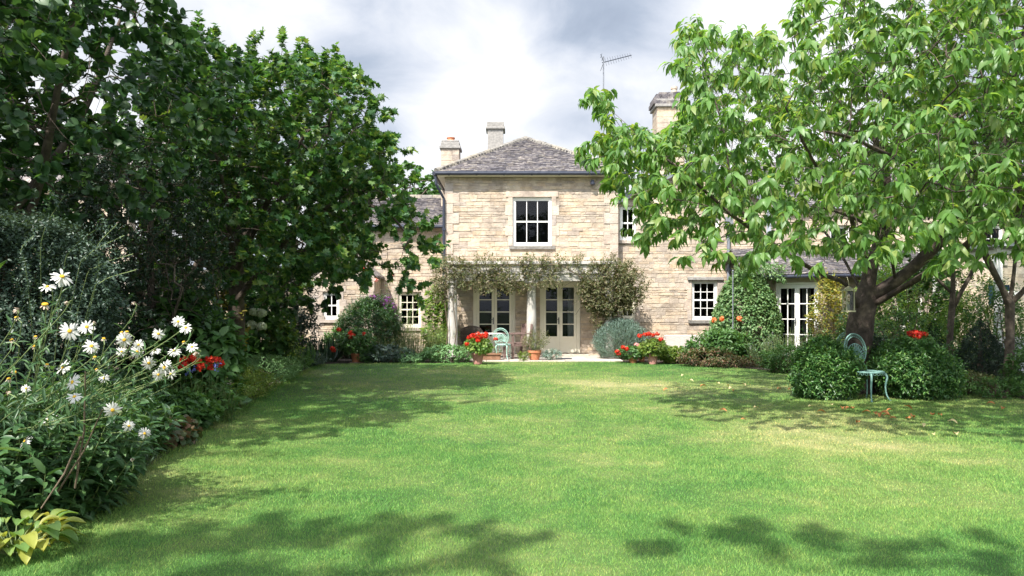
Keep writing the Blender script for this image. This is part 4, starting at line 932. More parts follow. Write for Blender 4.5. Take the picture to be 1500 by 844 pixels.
# dark evergreen between the two
simple_tree('evergreen_tree', 'dark blue-green evergreen with fine leaves between hazel and maple', (-4.9, 9.8), 3.9, [(-4.9, 9.8, 2.2, .95, .9, 1.65), (-4.8, 9.7, 1.5, .85, .8, 1.1), (-5.1, 9.6, 2.3, .9, .9, 1.4)], 2200, G_dark, 'oval', 8, .055, .022, Rt=.09, slen=.16, fork=.15, step=.16, kmax=4)
simple_tree('thicket_tree', 'shadowy broadleaf tree behind the maple and the evergreen', (-7.4, 15.6), 6.0, [(-7.2, 15.4, 3.3, 2.6, 1.8, 2.5), (-5.4, 16.6, 3.3, 2.0, 1.2, 2.0)], 1800, G_hazel, 'round', 7, .15, .14, Rt=.15)
simple_tree('hedgerow_tree', 'dark tree at the far left edge behind the hazel', (-9.5, 11), 7.5, [(-9.3, 10.8, 4.2, 2.9, 2.6, 3.6)], 1700, G_hazel, 'round', 7, .14, .13, Rt=.17)
# trees beyond the roofs
gfar = 'trees beyond the roofs'
simple_tree('distant_tree', 'pale green tree rising behind the slate roof of the left wing', (X(600, 33), 33), 8.6, [(X(603, 33), 33, 6.0, 1.2, 1.4, 2.2), (X(575, 33), 33, 5.4, 1.6, 1.4, 2.4), (X(636, 33), 33, 5.6, 1.0, 1.2, 1.9)], 420, G_mid, 'round', 8, .22, .2, Rt=.2, group=gfar)
simple_tree('distant_tree', 'hazy tree far behind the maple, left of the wing roof', (X(500, 36), 36), 9, [(X(500, 36), 36, 5.5, 4, 2, 3)], 380, G_hazel, 'round', 8, .25, .22, Rt=.2, group=gfar)
simple_tree('distant_tree', 'tall tree behind the rear range at far right', (X(1400, 36), 36), 12, [(X(1400, 36), 36, 7.5, 4.5, 3, 4)], 420, G_mid, 'round', 8, .28, .25, Rt=.25, group=gfar)
# trees behind the camera and beside it that shade the foreground
gn = 'trees around the near end of the lawn'
simple_tree('lime_tree', 'large lime tree at the near left corner of the garden', (-7.0, -.2), 9.0, [(-7.4, .3, 6.2, 1.5, 1.5, 1.6), (-8.4, 2.2, 5.4, 1.9, 2.6, 2.4)], 1500, G_hazel, 'round', 7, .15, .14, Rt=.24, group=gn, fork=.35)
simple_tree('lime_tree', 'large lime tree behind the near edge of the lawn', (-1.2, -3.6), 8.5, [(-3.6, .35, 5.6, 1.3, .45, .5), (-1.8, -2.4, 6.0, 1.6, 1.0, 1.2)], 1000, G_hazel, 'round', 7, .15, .14, Rt=.2, group=gn, fork=.35, dens=.62)
simple_tree('lime_tree', 'large lime tree at the near right end of the lawn', (1.6, -3.8), 8.0, [(-.55, .72, 5.2, .7, .3, .35), (.4, .3, 5.5, .7, .2, .4), (1.5, -2.8, 6, 2, 1.4, 1.2)], 800, G_hazel, 'round', 7, .15, .14, Rt=.2, group=gn, fork=.35, dens=.62)
simple_tree('lime_tree', 'broad lime tree on the left boundary beside the daisies', (-9.6, 5.2), 8.6, [(-8.9, 5.2, 5.6, 2.5, 2.8, 2.8)], 600, G_hazel, 'round', 7, .15, .14, Rt=.2, group=gn, fork=.3)
# small trees right
sl1 = X(1392, 14.2); sl2 = X(1478, 12.6)
simple_tree('orchard_tree', 'slim grey-stemmed small tree forking low, left of the dark conical topiary', (sl1, 14.2), 5.2, [(sl1, 14.2, 4.2, 1.6, 1.3, 1.3)], 260, G_mid, 'oval', 7, .10, .05, Rt=.065, group='small trees on the right',
            limbs=[[(sl1-.05, 14.2, 0), (sl1, 14.2, 1.0), (sl1+.05, 14.2, 1.7), (sl1+.05, 14.2, 2.6), (sl1, 14.2, 4)], [(sl1+.02, 14.2, 1.45), (sl1+.35, 14.1, 2.1), (sl1+.6, 14, 3), (sl1+.8, 14, 4)], [(sl1, 14.2, 1.6), (sl1-.4, 14.3, 2.4), (sl1-.8, 14.2, 3.4)]], zatt=2.5)
simple_tree('orchard_tree', 'slim dark small tree forking into a wide V at the right edge', (sl2, 12.6), 5.0, [(sl2, 12.6, 4.0, 1.6, 1.3, 1.2)], 260, G_mid, 'oval', 7, .10, .05, Rt=.08, group='small trees on the right',
            limbs=[[(sl2, 12.6, 0), (sl2+.02, 12.6, 1.0), (sl2+.02, 12.6, 1.5), (sl2+.12, 12.6, 2.4), (sl2+.2, 12.6, 4)], [(sl2+.02, 12.6, 1.5), (sl2-.3, 12.5, 2.0), (sl2-.6, 12.5, 2.7), (sl2-.8, 12.4, 4)], [(sl2+.02, 12.6, 1.5), (sl2+.45, 12.6, 1.95), (sl2+.9, 12.6, 2.6), (sl2+1.2, 12.6, 3.8)]], zatt=2.5)

# ------------------------------------------------------------------ shrubs and border plants
def lump(n, c, r, seed=0, inner=.55, amp=.22, upper=True):
    g = np.random.default_rng(seed+77); ld = nrm(g.normal(size=(9, 3))); am = g.uniform(-amp, amp, 9)
    d = nrm(rng.normal(size=(n, 3)))
    if upper: d[:, 2] = np.where(d[:, 2] < -.86, -d[:, 2], d[:, 2])
    Rr = 1+(am[None]*np.exp(3.5*(d@ld.T-1))).sum(1)+.05*np.sin(d[:, 0]*9+seed)*np.cos(d[:, 1]*8+d[:, 2]*7)
    rad = Rr*(inner+(1-inner)*rng.random(n)**.5)
    return np.asarray(c)+d*rad[:, None]*np.asarray(r), d
def stems_mesh(base, P, n, rad=.008, spread=.12, mat=None, parent=None, name='stems', bend=.12):
    m = MB(); P = P[rng.choice(len(P), min(n, len(P)), replace=False)]
    for p in P:
        b = Vector((base[0]+rng.normal()*spread, base[1]+rng.normal()*spread, base[2])); q = Vector(p); mid = b.lerp(q, .5)+Vector((rng.normal()*bend, rng.normal()*bend, .05))*(q-b).length*.6
        m.tube([b, b.lerp(mid, .6)+Vector((0,0,.02)), mid, q], [rad, rad*.85, rad*.7, rad*.4], 4, cap=False)
    return m.build(name, mat or M_woodstem, parent)
seedc = [0]
def bush(name, label, cat, c, r, n, mat, tpl='oval', k=6, slen=.10, L=.05, W=.025, spread=.75, droop=.1, inner=.5, amp=.22, group=None, up=.5, stem=.01, nst=26, flowers=None, axis_up=.45, ns=None, jit=.35, stemmat=None):
    """c: foot of the plant; r: half width, half depth, full height"""
    seedc[0] += 1; x, y, z = c; nsh = int(min(60, 14+n*.02)); t = empty(name, (x, y, z), label, cat, group)
    P, d = lump(n, (x, y, z+r[2]*.46), (r[0], r[1], r[2]*.54), seedc[0], inner, amp)
    P = P[P[:, 2] > z+.02] if True else P; d = nrm(P-np.array([x, y, z+r[2]*.25]))
    lv = Leaves(); A = nrm(d+np.array([0, 0, axis_up])+rng.normal(0, .3, d.shape)); lv.sprigs(P-A*slen*.5, A, k, slen, L, W, tpl, spread=spread, droop=droop, up=up, jit=jit)
    Ps = P[rng.choice(len(P), min(nsh, len(P)), replace=False)]; ds = nrm(nrm(Ps-np.array([x, y, z+r[2]*.2]))+[0, 0, .5]+rng.normal(0, .25, Ps.shape))
    lv.sprigs(Ps, ds, int(k*1.6), min(.34, .28*r[2])*rng.uniform(.6, 1.2, len(Ps)), L*.85, W*.85, tpl, spread=spread, droop=droop*.5, up=up, jit=jit)
    lv.build('foliage', mat, t); stems_mesh((x, y, z), P, nst, stem, min(r[0], r[1])*.25, stemmat, t)
    if flowers:
        fname, fn, fmat, fr, nf, ztop = flowers
        q, dd = lump(fn*3, (x, y, z+r[2]*.46), (r[0]*.98, r[1]*.98, r[2]*.54), seedc[0], .97, amp); q = q[(q[:, 2] > z+r[2]*ztop)&(q[:, 1] < y+r[1]*.5)][:fn]
        for p in q:
            fl = Leaves(); m = nf; pp = nrm(rng.normal(size=(m, 3)))*fr*rng.uniform(.3, 1, m)[:, None]; fl.add(p+pp, pp+[0,0,.01], nrm(rng.normal(size=(m, 3)))+[0,-.5,.6], fr*.55, fr*.5, 'petal'); fl.build(fname, fmat, t)
    return t
def clump(name, label, cat, c, r, h, n, mat, L=.4, W=.02, tpl='strap', group=None, lean=.5):
    """strap or grass-like leaves fanning from the ground"""
    x, y, z = c; t = empty(name, (x, y, z), label, cat, group); lv = Leaves(); a = rng.uniform(0, 6.283, n); rr = r*np.sqrt(rng.random(n))
    P = np.stack([x+np.cos(a)*rr, y+np.sin(a)*rr, np.full(n, z)], 1); le = rng.uniform(.1, 1, n)*lean
    D = np.stack([np.cos(a)*le, np.sin(a)*le, np.ones(n)], 1); Nn_ = np.stack([-np.cos(a), -np.sin(a), np.full(n, .7)], 1)*-1; Nn_[:, 2] *= -1
    lv.add(P, D, Nn_, h*rng.uniform(.6, 1.1, n), W, tpl); lv.build('foliage', mat, t); return t
def upright(name, label, cat, c, r, h, n, mat, k=9, L=.12, W=.04, tpl='oval', group=None, lean=.25, spread=.85, droop=.15, stemr=.006, tops=None, t0=.1, stemmat=None):
    """many leafy upright stems"""
    x, y, z = c; t = empty(name, (x, y, z), label, cat, group); a = rng.uniform(0, 6.283, n); q = np.sqrt(rng.random(n)); rr = r[0]*q*.75; ry = r[1]*q*.75
    P = np.stack([x+np.cos(a)*rr, y+np.sin(a)*ry, np.full(n, z)], 1); hh = h*rng.uniform(.65, 1.08, n)*(1-.22*q)
    D = nrm(np.stack([np.cos(a)*q*lean+rng.normal(0, .06, n), np.sin(a)*q*lean+rng.normal(0, .06, n), np.ones(n)], 1))
    lv = Leaves(); lv.sprigs(P, D, k, hh, L, W, tpl, spread=spread, droop=droop, t0=t0); lv.build('foliage', mat, t)
    m = MB()
    for p, d, l in zip(P, D, hh): m.tube([Vector(p), Vector(p)+Vector(d)*l*.5, Vector(p)+Vector(d)*l], [stemr, stemr*.8, stemr*.5], 3, cap=False)
    m.build('stems', stemmat or M_stem, t)
    if tops:
        fname, fmat, fr, cnt = tops; idx = rng.choice(n, min(cnt, n), replace=False)
        for i in idx:
            p = P[i]+D[i]*hh[i]; mm = 16; pp = rng.normal(0, 1, (mm, 3))*np.array([fr*.5, fr*.5, fr]); fl = Leaves(); fl.add(p+pp, nrm(rng.normal(size=(mm, 3))), rng.normal(size=(mm, 3)), fr*.7, fr*.6, 'petal'); fl.build(fname, fmat, t)
    return t
def at(px, py, dy=0): y = YG(py)+dy; return (X(px, YG(py)), y, 0)

# --- left border, far to near
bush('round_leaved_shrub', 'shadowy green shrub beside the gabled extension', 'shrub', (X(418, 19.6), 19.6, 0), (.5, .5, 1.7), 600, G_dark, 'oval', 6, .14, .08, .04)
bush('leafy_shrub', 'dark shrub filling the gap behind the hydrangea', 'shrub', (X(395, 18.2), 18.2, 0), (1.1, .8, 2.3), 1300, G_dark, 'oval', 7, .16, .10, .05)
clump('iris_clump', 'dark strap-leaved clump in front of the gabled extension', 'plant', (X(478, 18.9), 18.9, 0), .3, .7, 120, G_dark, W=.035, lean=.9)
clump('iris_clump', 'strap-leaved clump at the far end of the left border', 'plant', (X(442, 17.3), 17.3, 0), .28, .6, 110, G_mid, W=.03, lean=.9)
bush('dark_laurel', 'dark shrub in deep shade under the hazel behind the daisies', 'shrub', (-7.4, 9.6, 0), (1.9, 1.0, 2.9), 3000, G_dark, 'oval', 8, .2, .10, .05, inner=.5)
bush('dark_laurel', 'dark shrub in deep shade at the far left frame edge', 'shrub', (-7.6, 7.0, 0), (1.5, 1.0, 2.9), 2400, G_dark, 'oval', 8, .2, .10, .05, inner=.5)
# hydrangea with white heads
hx_ = X(372, 15.4)
hyd = bush('white_hydrangea', 'hydrangea with a cluster of white and pale green mophead blooms', 'hydrangea', (hx_, 15.6, 0), (.7, .55, 1.25), 420, G_mid, 'oval', 6, .12, .15, .10, inner=.6)
for (a, b) in ((373, 457), (383, 459), (369, 476), (383, 478)):
    p = P3(a, b, 14.8); fl = Leaves(); m = 220; pp = nrm(rng.normal(size=(m, 3)))*np.array([.11, .10, .08])*rng.uniform(.8, 1.05, m)[:, None]; fl.add(np.array(p)+pp, nrm(np.cross(pp, rng.normal(size=(m, 3)))), pp, .04, .036, 'petal'); fl.build('flower_head', P_cream, hyd)
bush('yellow_leaved_shrub', 'arching shrub with yellowing leaves in front of the dark thicket', 'shrub', (X(332, 13.2), 13.2, 0), (.36, .3, 1.95), 150, G_yellow, 'round', 5, .14, .10, .09, inner=.4)
bush('yellow_leaved_shrub', 'small golden shrub between the white hydrangea and the far strap leaves', 'shrub', (X(410, 15.6), 15.6, 0), (.42, .35, 1.15), 140, G_lime, 'oval', 5, .12, .08, .045, inner=.5)
bush('big_leaved_shrub', 'shrub with large drooping dark leaves behind the red bedding flowers', 'shrub', (X(235, 9.3), 9.9, 0), (.72, .6, 1.6), 600, G_mid, 'oval', 6, .16, .19, .10, inner=.6, droop=.35)
bush('evergreen_shrub', 'dense blue-grey evergreen shrub rising behind the daisies', 'shrub', (-5.0, 6.9, 0), (1.35, 1.0, 2.4), 9000, G_blue, 'oval', 8, .12, .046, .024, inner=.7, amp=.3, nst=40)
sp = empty('arching_sprays_shrub', (-4.1, 6.3, 0), 'wild shrub whose long thin sprays of tiny leaves arch above the evergreen', 'shrub')
lv = Leaves(); m = MB()
for (a, b, c_, d_) in ((60, 400, 95, 285), (90, 400, 150, 330), (110, 400, 182, 345), (120, 410, 195, 372), (130, 430, 200, 395), (40, 390, 50, 345), (140, 400, 172, 328)):
    A_ = P3(a, b+20, 6.0); B_ = P3(c_, d_, 5.6+rng.random()*.6); mid = A_.lerp(B_, .5)+Vector((-.08, 0, .06)); pts = smooth_path([Vector((-4.1, 6.3, .0)), A_, mid, B_], .06); m.tube(pts, [.003]*len(pts), 3, cap=False)
    P_ = np.array([tuple(p) for p in pts[len(pts)//2:]]); D_ = np.diff(P_, axis=0); lv.sprigs(P_[:-1], D_, 4, .05, .028, .013, 'oval', spread=.95)
    Q_ = P_[:-1][::3]; lv.sprigs(np.repeat(Q_, 3, 0), nrm(nrm(np.repeat(D_[::3], 3, 0))*.6+rng.normal(0, .6, (len(Q_)*3, 3))), 12, .22, .03, .014, 'oval', spread=.9)
lv.build('foliage', G_blue, sp); m.build('stems', M_stem, sp)
# red bedding flowers
rb = upright('red_salvia', 'bright red bedding flowers above blue-green leaves in the left border', 'flowering plant', (X(285, 9.0), 9.15, 0), (.62, .34), .62, 90, G_mid, k=9, L=.10, W=.035)
for i in range(19):
    p = P3(262+64*rng.random(), 524+16*rng.random(), 8.75+.5*rng.random()); fl = Leaves(); mm = 30; pp = nrm(rng.normal(size=(mm, 3)))*.026; fl.add(np.array(p)+pp, nrm(rng.normal(size=(mm, 3))), pp, .034, .03, 'petal'); fl.build('flower_head', P_red, rb)
for (a, b) in ((318, 535), (276, 545), (283, 541)):
    p = P3(a, b, 8.8); fl = Leaves(); mm = 14; pp = rng.normal(0, .02, (mm, 3)); fl.add(np.array(p)+pp, rng.normal(size=(mm, 3)), pp, .03, .025, 'petal'); fl.build('blue_flower', P_blue, rb)
# mounds along the edge
def edge_plant(fn, px, py, inset, *a, **k):
    x, y, _ = at(px, py); return fn(*a[:3], (x-inset, y+.05, 0), *a[3:], **k)
edge_plant(upright, 245, 672, .55, 'phlox_plant', 'leafy blue-green perennial with pointed leaves below the red flowers', 'plant', (.55, .6), .62, 150, G_daisy, k=10, L=.13, W=.042, lean=.4)
edge_plant(bush, 262, 655, .22, 'bronze_heuchera', 'low bronze-red leaved mound at the lawn edge in the left border', 'plant', (.34, .5, .28), 380, G_russet, 'round', 5, .07, .075, .07)
edge_plant(bush, 300, 632, .40, 'low_geranium', 'low rough green mound beside the bronze leaves', 'plant', (.5, .6, .40), 700, G_mid, 'lobed', 5, .07, .065, .065)
edge_plant(bush, 345, 604, .62, 'lime_spirea', 'lime-green mound of small leaves in the left border', 'plant', (.75, .8, .62), 1500, G_lime, 'oval', 7, .09, .04, .022, flowers=('flower_cluster', 9, P_fade, .03, 14, .6))
edge_plant(bush, 385, 584, .55, 'pink_tinged_spirea', 'lime mound tinged with russet next to the lawn edge', 'plant', (.68, .75, .46), 1100, G_lime, 'oval', 6, .08, .04, .022, flowers=('flower_cluster', 10, P_fade, .03, 14, .5))
edge_plant(bush, 415, 562, .65, 'feathery_mound', 'soft mid-green feathery mound towards the house', 'plant', (.85, 1.1, .46), 1700, G_sedum, 'oval', 7, .09, .045, .018)
edge_plant(bush, 440, 548, .75, 'glossy_mound', 'fresh green low mound near the far left corner of the lawn', 'plant', (.95, 1.2, .46), 1500, G_mid, 'oval', 6, .08, .05, .024)
edge_plant(bush, 458, 538, .45, 'corner_mound', 'blue-green mound rounding the far left corner of the lawn', 'plant', (.7, .7, .40), 900, G_blue, 'oval', 6, .08, .05, .025)
edge_plant(upright, 330, 590, 1.0, 'tall_perennial', 'mid-height green perennial between the red flowers and the lime mound', 'plant', (.5, .5), .75, 110, G_mid, k=9, L=.10, W=.03, lean=.3)
edge_plant(upright, 395, 562, 1.3, 'seedy_perennial', 'olive perennial with thin stems in front of the white hydrangea', 'plant', (.7, .6), .7, 120, G_olive, k=8, L=.07, W=.018, lean=.35)
edge_plant(upright, 200, 700, .45, 'campanula_plant', 'dark leafy perennial under the right-hand daisies', 'plant', (.45, .5), .45, 110, G_daisy, k=8, L=.10, W=.04, lean=.5)
clump('sedge_clump', 'thin arching grassy tuft at the lawn edge below the daisies', 'plant', (X(160, 5.4)-.1, 5.5, 0), .12, .32, 120, G_blue, W=.008, lean=1.4)
clump('sedge_clump', 'second thin grassy tuft nearer the bronze leaves', 'plant', (X(205, 6.2)-.15, 6.3, 0), .12, .30, 100, G_blue, W=.008, lean=1.4)
bush('low_creeping_plant', 'small fresh green plant trailing on to the lawn edge beside the hosta', 'plant', (X(105, 4.85)-.08, 4.9, 0), (.2, .16, .14), 70, G_mid, 'round', 4, .05, .045, .042, nst=8, stem=.004)
# ---- daisies
dp = empty('daisy_plant', (-3.4, 5.1, 0), 'tall sprawling clump of white daisies with yellow centres in the left foreground', 'daisy plant')
lv = Leaves(); m = MB()
n = 430; a = rng.uniform(0, 6.283, n); q = np.sqrt(rng.random(n)); P = np.stack([-3.42+np.cos(a)*q*.55, 5.1+np.sin(a)*q*.6, np.zeros(n)], 1); D = nrm(np.stack([np.cos(a)*q*.45+rng.normal(.05, .1, n), np.sin(a)*q*.3+rng.normal(0, .1, n), np.ones(n)], 1)); hh = rng.uniform(.45, 1.05, n)*(1-.25*q)
lv.sprigs(P, D, 14, hh, .13, .042, 'oval', spread=.9, droop=.12, t0=.08)
for p, d, l in zip(P[:150], D, hh): m.tube([Vector(p), Vector(p)+Vector(d)*l], [.005, .003], 3, cap=False)
DA = [(91,405,32,0),(69,420,24,0),(102,485,35,0),(127,479,24,0),(134,507,26,0),(106,560,26,0),(109,581,25,0),(73,615,35,0),(36,647,27,0),(38,569,17,0),(152,554,18,0),(165,601,26,0),(189,624,21,0),(212,635,21,0),(232,489,24,0),(261,471,22,0),(272,480,20,0),(182,498,24,0),(201,515,20,0),(227,514,20,0),(255,514,24,0),(281,508,22,0),(241,538,26,0),(232,549,22,0),(218,532,22,0),(250,548,20,0),(92,538,24,0),(178,515,18,0),(203,505,16,0),
      (26,453,20,2),(66,446,22,1),(98,444,14,2),(24,465,14,1),(152,496,14,1),(138,473,10,2),(197,443,12,2),(69,534,15,1),(50,507,14,1),(13,555,16,1),(17,498,17,1),(52,493,14,1),(178,487,12,1),(186,486,12,1),(269,501,13,1),(139,523,13,1),(141,541,12,1),(22,545,13,1),(194,673,10,2),(288,518,16,2),(10,575,14,2)]
def daisy(px, py, s, typ):
    Yd = 3.9+.8*rng.random() if px < 170 else 4.5+.5*rng.random(); c = P3(px, py, Yd); Rr = s/F*Yd*.5*(.72+.26*rng.random())
    face = Vector((rng.normal()*.5+.25, -.75+rng.normal()*.2, .55+rng.normal()*.35)).normalized()
    if typ == 1: face = Vector((rng.normal()*.35, -.35, .9)).normalized()
    u = face.orthogonal().normalized(); w = face.cross(u); fl = Leaves()
    npet = 19 if typ == 0 else 9; a = np.arange(npet)*6.283/npet+rng.normal(0, .08, npet); dirs = np.array([tuple(u*math.cos(t)+w*math.sin(t)) for t in a])
    back = -.15+rng.normal(0, .2, npet)-.5*rng.random()*(np.cos(a-rng.uniform(0, 6.3)) > .2) if typ == 0 else rng.uniform(-1.6, -.5, npet)
    D_ = dirs+np.array(face)*back[:, None]; Nf = np.tile(np.array(face), (npet, 1)); l_ = Rr*rng.uniform(.82, 1.05, npet)*(1 if typ == 0 else .8)
    fl.add(np.array(c)+dirs*Rr*.12, D_, Nf+dirs*.2, l_, Rr*.24, 'petal')
    o = fl.build('flower', P_white if typ == 0 else P_fade, dp)
    e = MB(); cr = Rr*(.24 if typ == 0 else .42 if typ == 1 else .3); prof = [(1, -.02), (.98, .18), (.8, .40), (.45, .52), (.08, .56)]
    vs = []; nn_ = 12
    for r_, z_ in prof:
        for k in range(nn_): t = 6.283*k/nn_; vs.append(tuple(c+(u*math.cos(t)+w*math.sin(t))*cr*r_+face*cr*z_))
    fs = [(i*nn_+k, i*nn_+(k+1) % nn_, (i+1)*nn_+(k+1) % nn_, (i+1)*nn_+k) for i in range(4) for k in range(nn_)]+[tuple(4*nn_+k for k in range(nn_)), tuple(range(nn_-1, -1, -1))]
    e.add(vs, fs); e.build('disc', M_eye if typ != 2 else M_woodstem, o, smooth=True)
    b = Vector((min(-3.12, -3.4+rng.normal()*.25+.1*(px-120)/100), 5.05+rng.normal()*.25, 0)); q1 = b.lerp(c, .35)+Vector((-.14+rng.normal()*.06, .1, .25)); q2 = c-face*.07+Vector((0, 0, -.05))
    pts = smooth_path([b, q1, q2, c-face*Rr*.05], .12); m.tube(pts, [.0048-.0022*i/len(pts) for i in range(len(pts))], 5, cap=False)
    PP = np.array([tuple(p) for p in pts[:-3]]); DD = np.diff(np.array([tuple(p) for p in pts]), axis=0)[:len(PP)]
    lv.sprigs(PP[1:], DD[1:], 2, .08, .085, .017, 'oval', spread=.9)
for d_ in DA: daisy(*d_)
dm = MB()
for p0, p1 in (((150, 600, 4.3), (85, 720, 4.6)), ((125, 545, 4.4), (110, 715, 4.6)), ((60, 745, 4.4), (118, 640, 4.5))): dm.tube([P3(*p0), P3((p0[0]+p1[0])/2+6, (p0[1]+p1[1])/2, 4.5), P3(*p1)], [.004, .006, .007], 6)
dm.build('dead_stalks', M_woodstem, dp); lv.build('foliage', G_daisy, dp); m.build('stems', M_stem, dp)
bush('dark_leaf_underplanting', 'dark leafy plant filling the foot of the daisy clump', 'plant', (-4.1, 5.1, 0), (.7, .8, .85), 900, G_mid, 'oval', 6, .12, .09, .045)
bush('leafy_perennial', 'bushy green perennial between the daisies and the red flowers', 'plant', (-4.0, 6.6, 0), (.65, .8, .72), 800, G_daisy, 'oval', 7, .12, .11, .04)
bush('catmint_mound', 'leafy mound behind the daisies, left of the large-leaved shrub', 'plant', (-4.5, 8.0, 0), (.6, .6, .66), 600, G_daisy, 'oval', 7, .12, .09, .035)
# hosta
ho = empty('hosta', (X(25, 4.15), 4.15, 0), 'yellowing hosta with broad ribbed leaves at the bottom left corner', 'hosta'); 
def broad_leaf(mb_, base, d, L_, W_, curl=.35):
    d = Vector(d).normalized(); s_ = d.cross(Vector((0,0,1))).normalized(); n_ = s_.cross(d); rows = []; seg = 8
    for i in range(seg+1):
        t = i/seg; w = W_*.5*math.sin(math.pi*min(1, t*.93+.04))**.75*(1 if i < seg else 0)
        c_ = Vector(base)+d*L_*t+n_*L_*(.18*math.sin(t*math.pi)-curl*t*t)
        rows.append([c_+s_*w*k/3+n_*(abs(k)/3*w*.28+(.0035 if k % 2 else -.0035)) for k in range(-3, 4)])
    vs = [v for r_ in rows for v in r_]; mb_.add(vs, [(i*7+k, i*7+k+1, (i+1)*7+k+1, (i+1)*7+k) for i in range(seg) for k in range(6)])
m = MB(); st = MB()
for i in range(95):
    a = rng.uniform(0, 6.283); l = rng.uniform(.09, .17); b = Vector((X(20, 4.2)+math.cos(a)*.02, 4.2+math.sin(a)*.02, .0)); tp = b+Vector((math.cos(a)*rng.uniform(.05, .26), math.sin(a)*rng.uniform(.05, .22), rng.uniform(.05, .16))); st.tube([b, b.lerp(tp, .5)+Vector((0, 0, .02)), tp], .003, 4)
    broad_leaf(m, tp, (math.cos(a), math.sin(a), rng.uniform(-.1, .6)), l, l*.58)
m.build('foliage', G_hosta, ho, smooth=True); st.build('stems', M_stem, ho)
ho2 = empty('lily_leaves', (X(-15, 3.6), 3.6, 0), 'broad fresh green blades rising at the far left edge of the frame', 'plant'); m = MB()
for (a, b, a2, b2) in ((-40, 700, 28, 652), (-30, 760, 20, 733), (-30, 480, 5, 375)):
    p, q = P3(a, b, 3.6), P3(a2, b2, 3.5); broad_leaf(m, p, q-p, (q-p).length, .04, .1)
m.tube([P3(-30, 843, 3.6), P3(-30, 700, 3.6), P3(-30, 480, 3.6)], .006, 5)
m.build('foliage', G_fresh, ho2, smooth=True)

# --- bed below the left wing
def pot_at(px, py): y = YG(py); return (X(px, y), y, 0)
bush('purple_flowering_shrub', 'tall dark leafy shrub topped with purple flower spikes before the left wing', 'shrub', (X(540, 20.3), 20.3, 0), (1.0, .75, 1.85), 2200, G_hazel, 'oval', 7, .12, .08, .03, inner=.5)
ps = upright('buddleia', 'thin arching stems with purple flower spikes left of the sash window', 'shrub', (X(566, 20.9), 20.8, 0), (.75, .4), 2.1, 40, G_mid, k=12, L=.09, W=.025, lean=.3)
for (a, b) in ((549, 438), (553, 446), (558, 442), (563, 446), (568, 440), (572, 449), (577, 452), (576, 462), (546, 436), (566, 452), (550, 450), (580, 468)):
    p = P3(a, b, 20.3); fl = Leaves(); mm = 60; pp = rng.normal(0, 1, (mm, 3))*np.array([.045, .045, .07]); fl.add(np.array(p)+pp, rng.normal(size=(mm, 3)), pp, .04, .035, 'petal'); fl.build('flower_spike', P_purple, ps)
rs = upright('climbing_rose', 'sparse rose stems with a few pale and red blooms high on the wing wall', 'rose', (X(560, 21.5), 21.6, 0), (.9, .25), 2.6, 16, G_olive, k=10, L=.06, W=.035, lean=.35, stemmat=M_woodstem)
for (a, b, mt) in ((534, 395, P_red), (551, 410, P_pink), (543, 418, P_pink), (575, 403, P_pink)):
    p = P3(a, b, 21.3); fl = Leaves(); mm = 24; pp = nrm(rng.normal(size=(mm, 3)))*.04; fl.add(np.array(p)+pp, np.cross(pp, rng.normal(size=(mm, 3))), pp, .05, .05, 'petal'); fl.build('flower', mt, rs)
bush('fern_mound', 'broad leaved green plant with arching fronds left of the red pot flowers', 'plant', (X(505, 20.6), 20.4, 0), (.55, .45, .85), 420, G_mid, 'oval', 6, .14, .12, .04)
upright('olive_grass', 'loose olive-green perennial below the sash window', 'plant', (X(612, 20.4), 20.2, 0), (.95, .5), 1.1, 170, G_olive, k=9, L=.07, W=.02, lean=.3)
upright('reddish_perennial', 'spiky perennial with browned stems in the bed below the sash window', 'plant', (X(585, 19.9), 19.7, 0), (.75, .3), .75, 110, G_olive_brown, k=8, L=.06, W=.015, lean=.3)
upright('pale_perennial', 'bright green leafy stems at the foot of the left porch column', 'plant', (X(650, 20.3), 20.2, 0), (.45, .35), 1.0, 110, G_fresh, k=9, L=.07, W=.025, lean=.25)
for (px, w, h, mt, lb, L_, W_) in ((655, .80, .42, G_sedum, 'pale green rounded sedum mound at the lawn edge, nearest the porch', .06, .04), (562, .70, .42, G_blue, 'blue-green leafy mound at the lawn edge right of the shaded pot', .07, .04), (598, .42, .22, G_sedum, 'small low sedum between the two larger mounds', .05, .035), (537, .35, .30, G_mid, 'little green mound touching the shaded flower pot', .05, .03)):
    c = at(px, 532); bush('sedum_mound', lb, 'plant', (c[0], c[1]+.32, 0), (w, .36, h), int(600*w), mt, 'oval', 6, .07, L_, W_, spread=.95, inner=.75, amp=.12, nst=12)
cl = bush('wall_climber', 'bright yellow-green climber beside the left porch column', 'climber', (X(640, 20.9), 20.8, 0), (.42, .2, 2.0), 360, G_fresh, 'lobed', 5, .10, .10, .095, inner=.3, spread=.95)
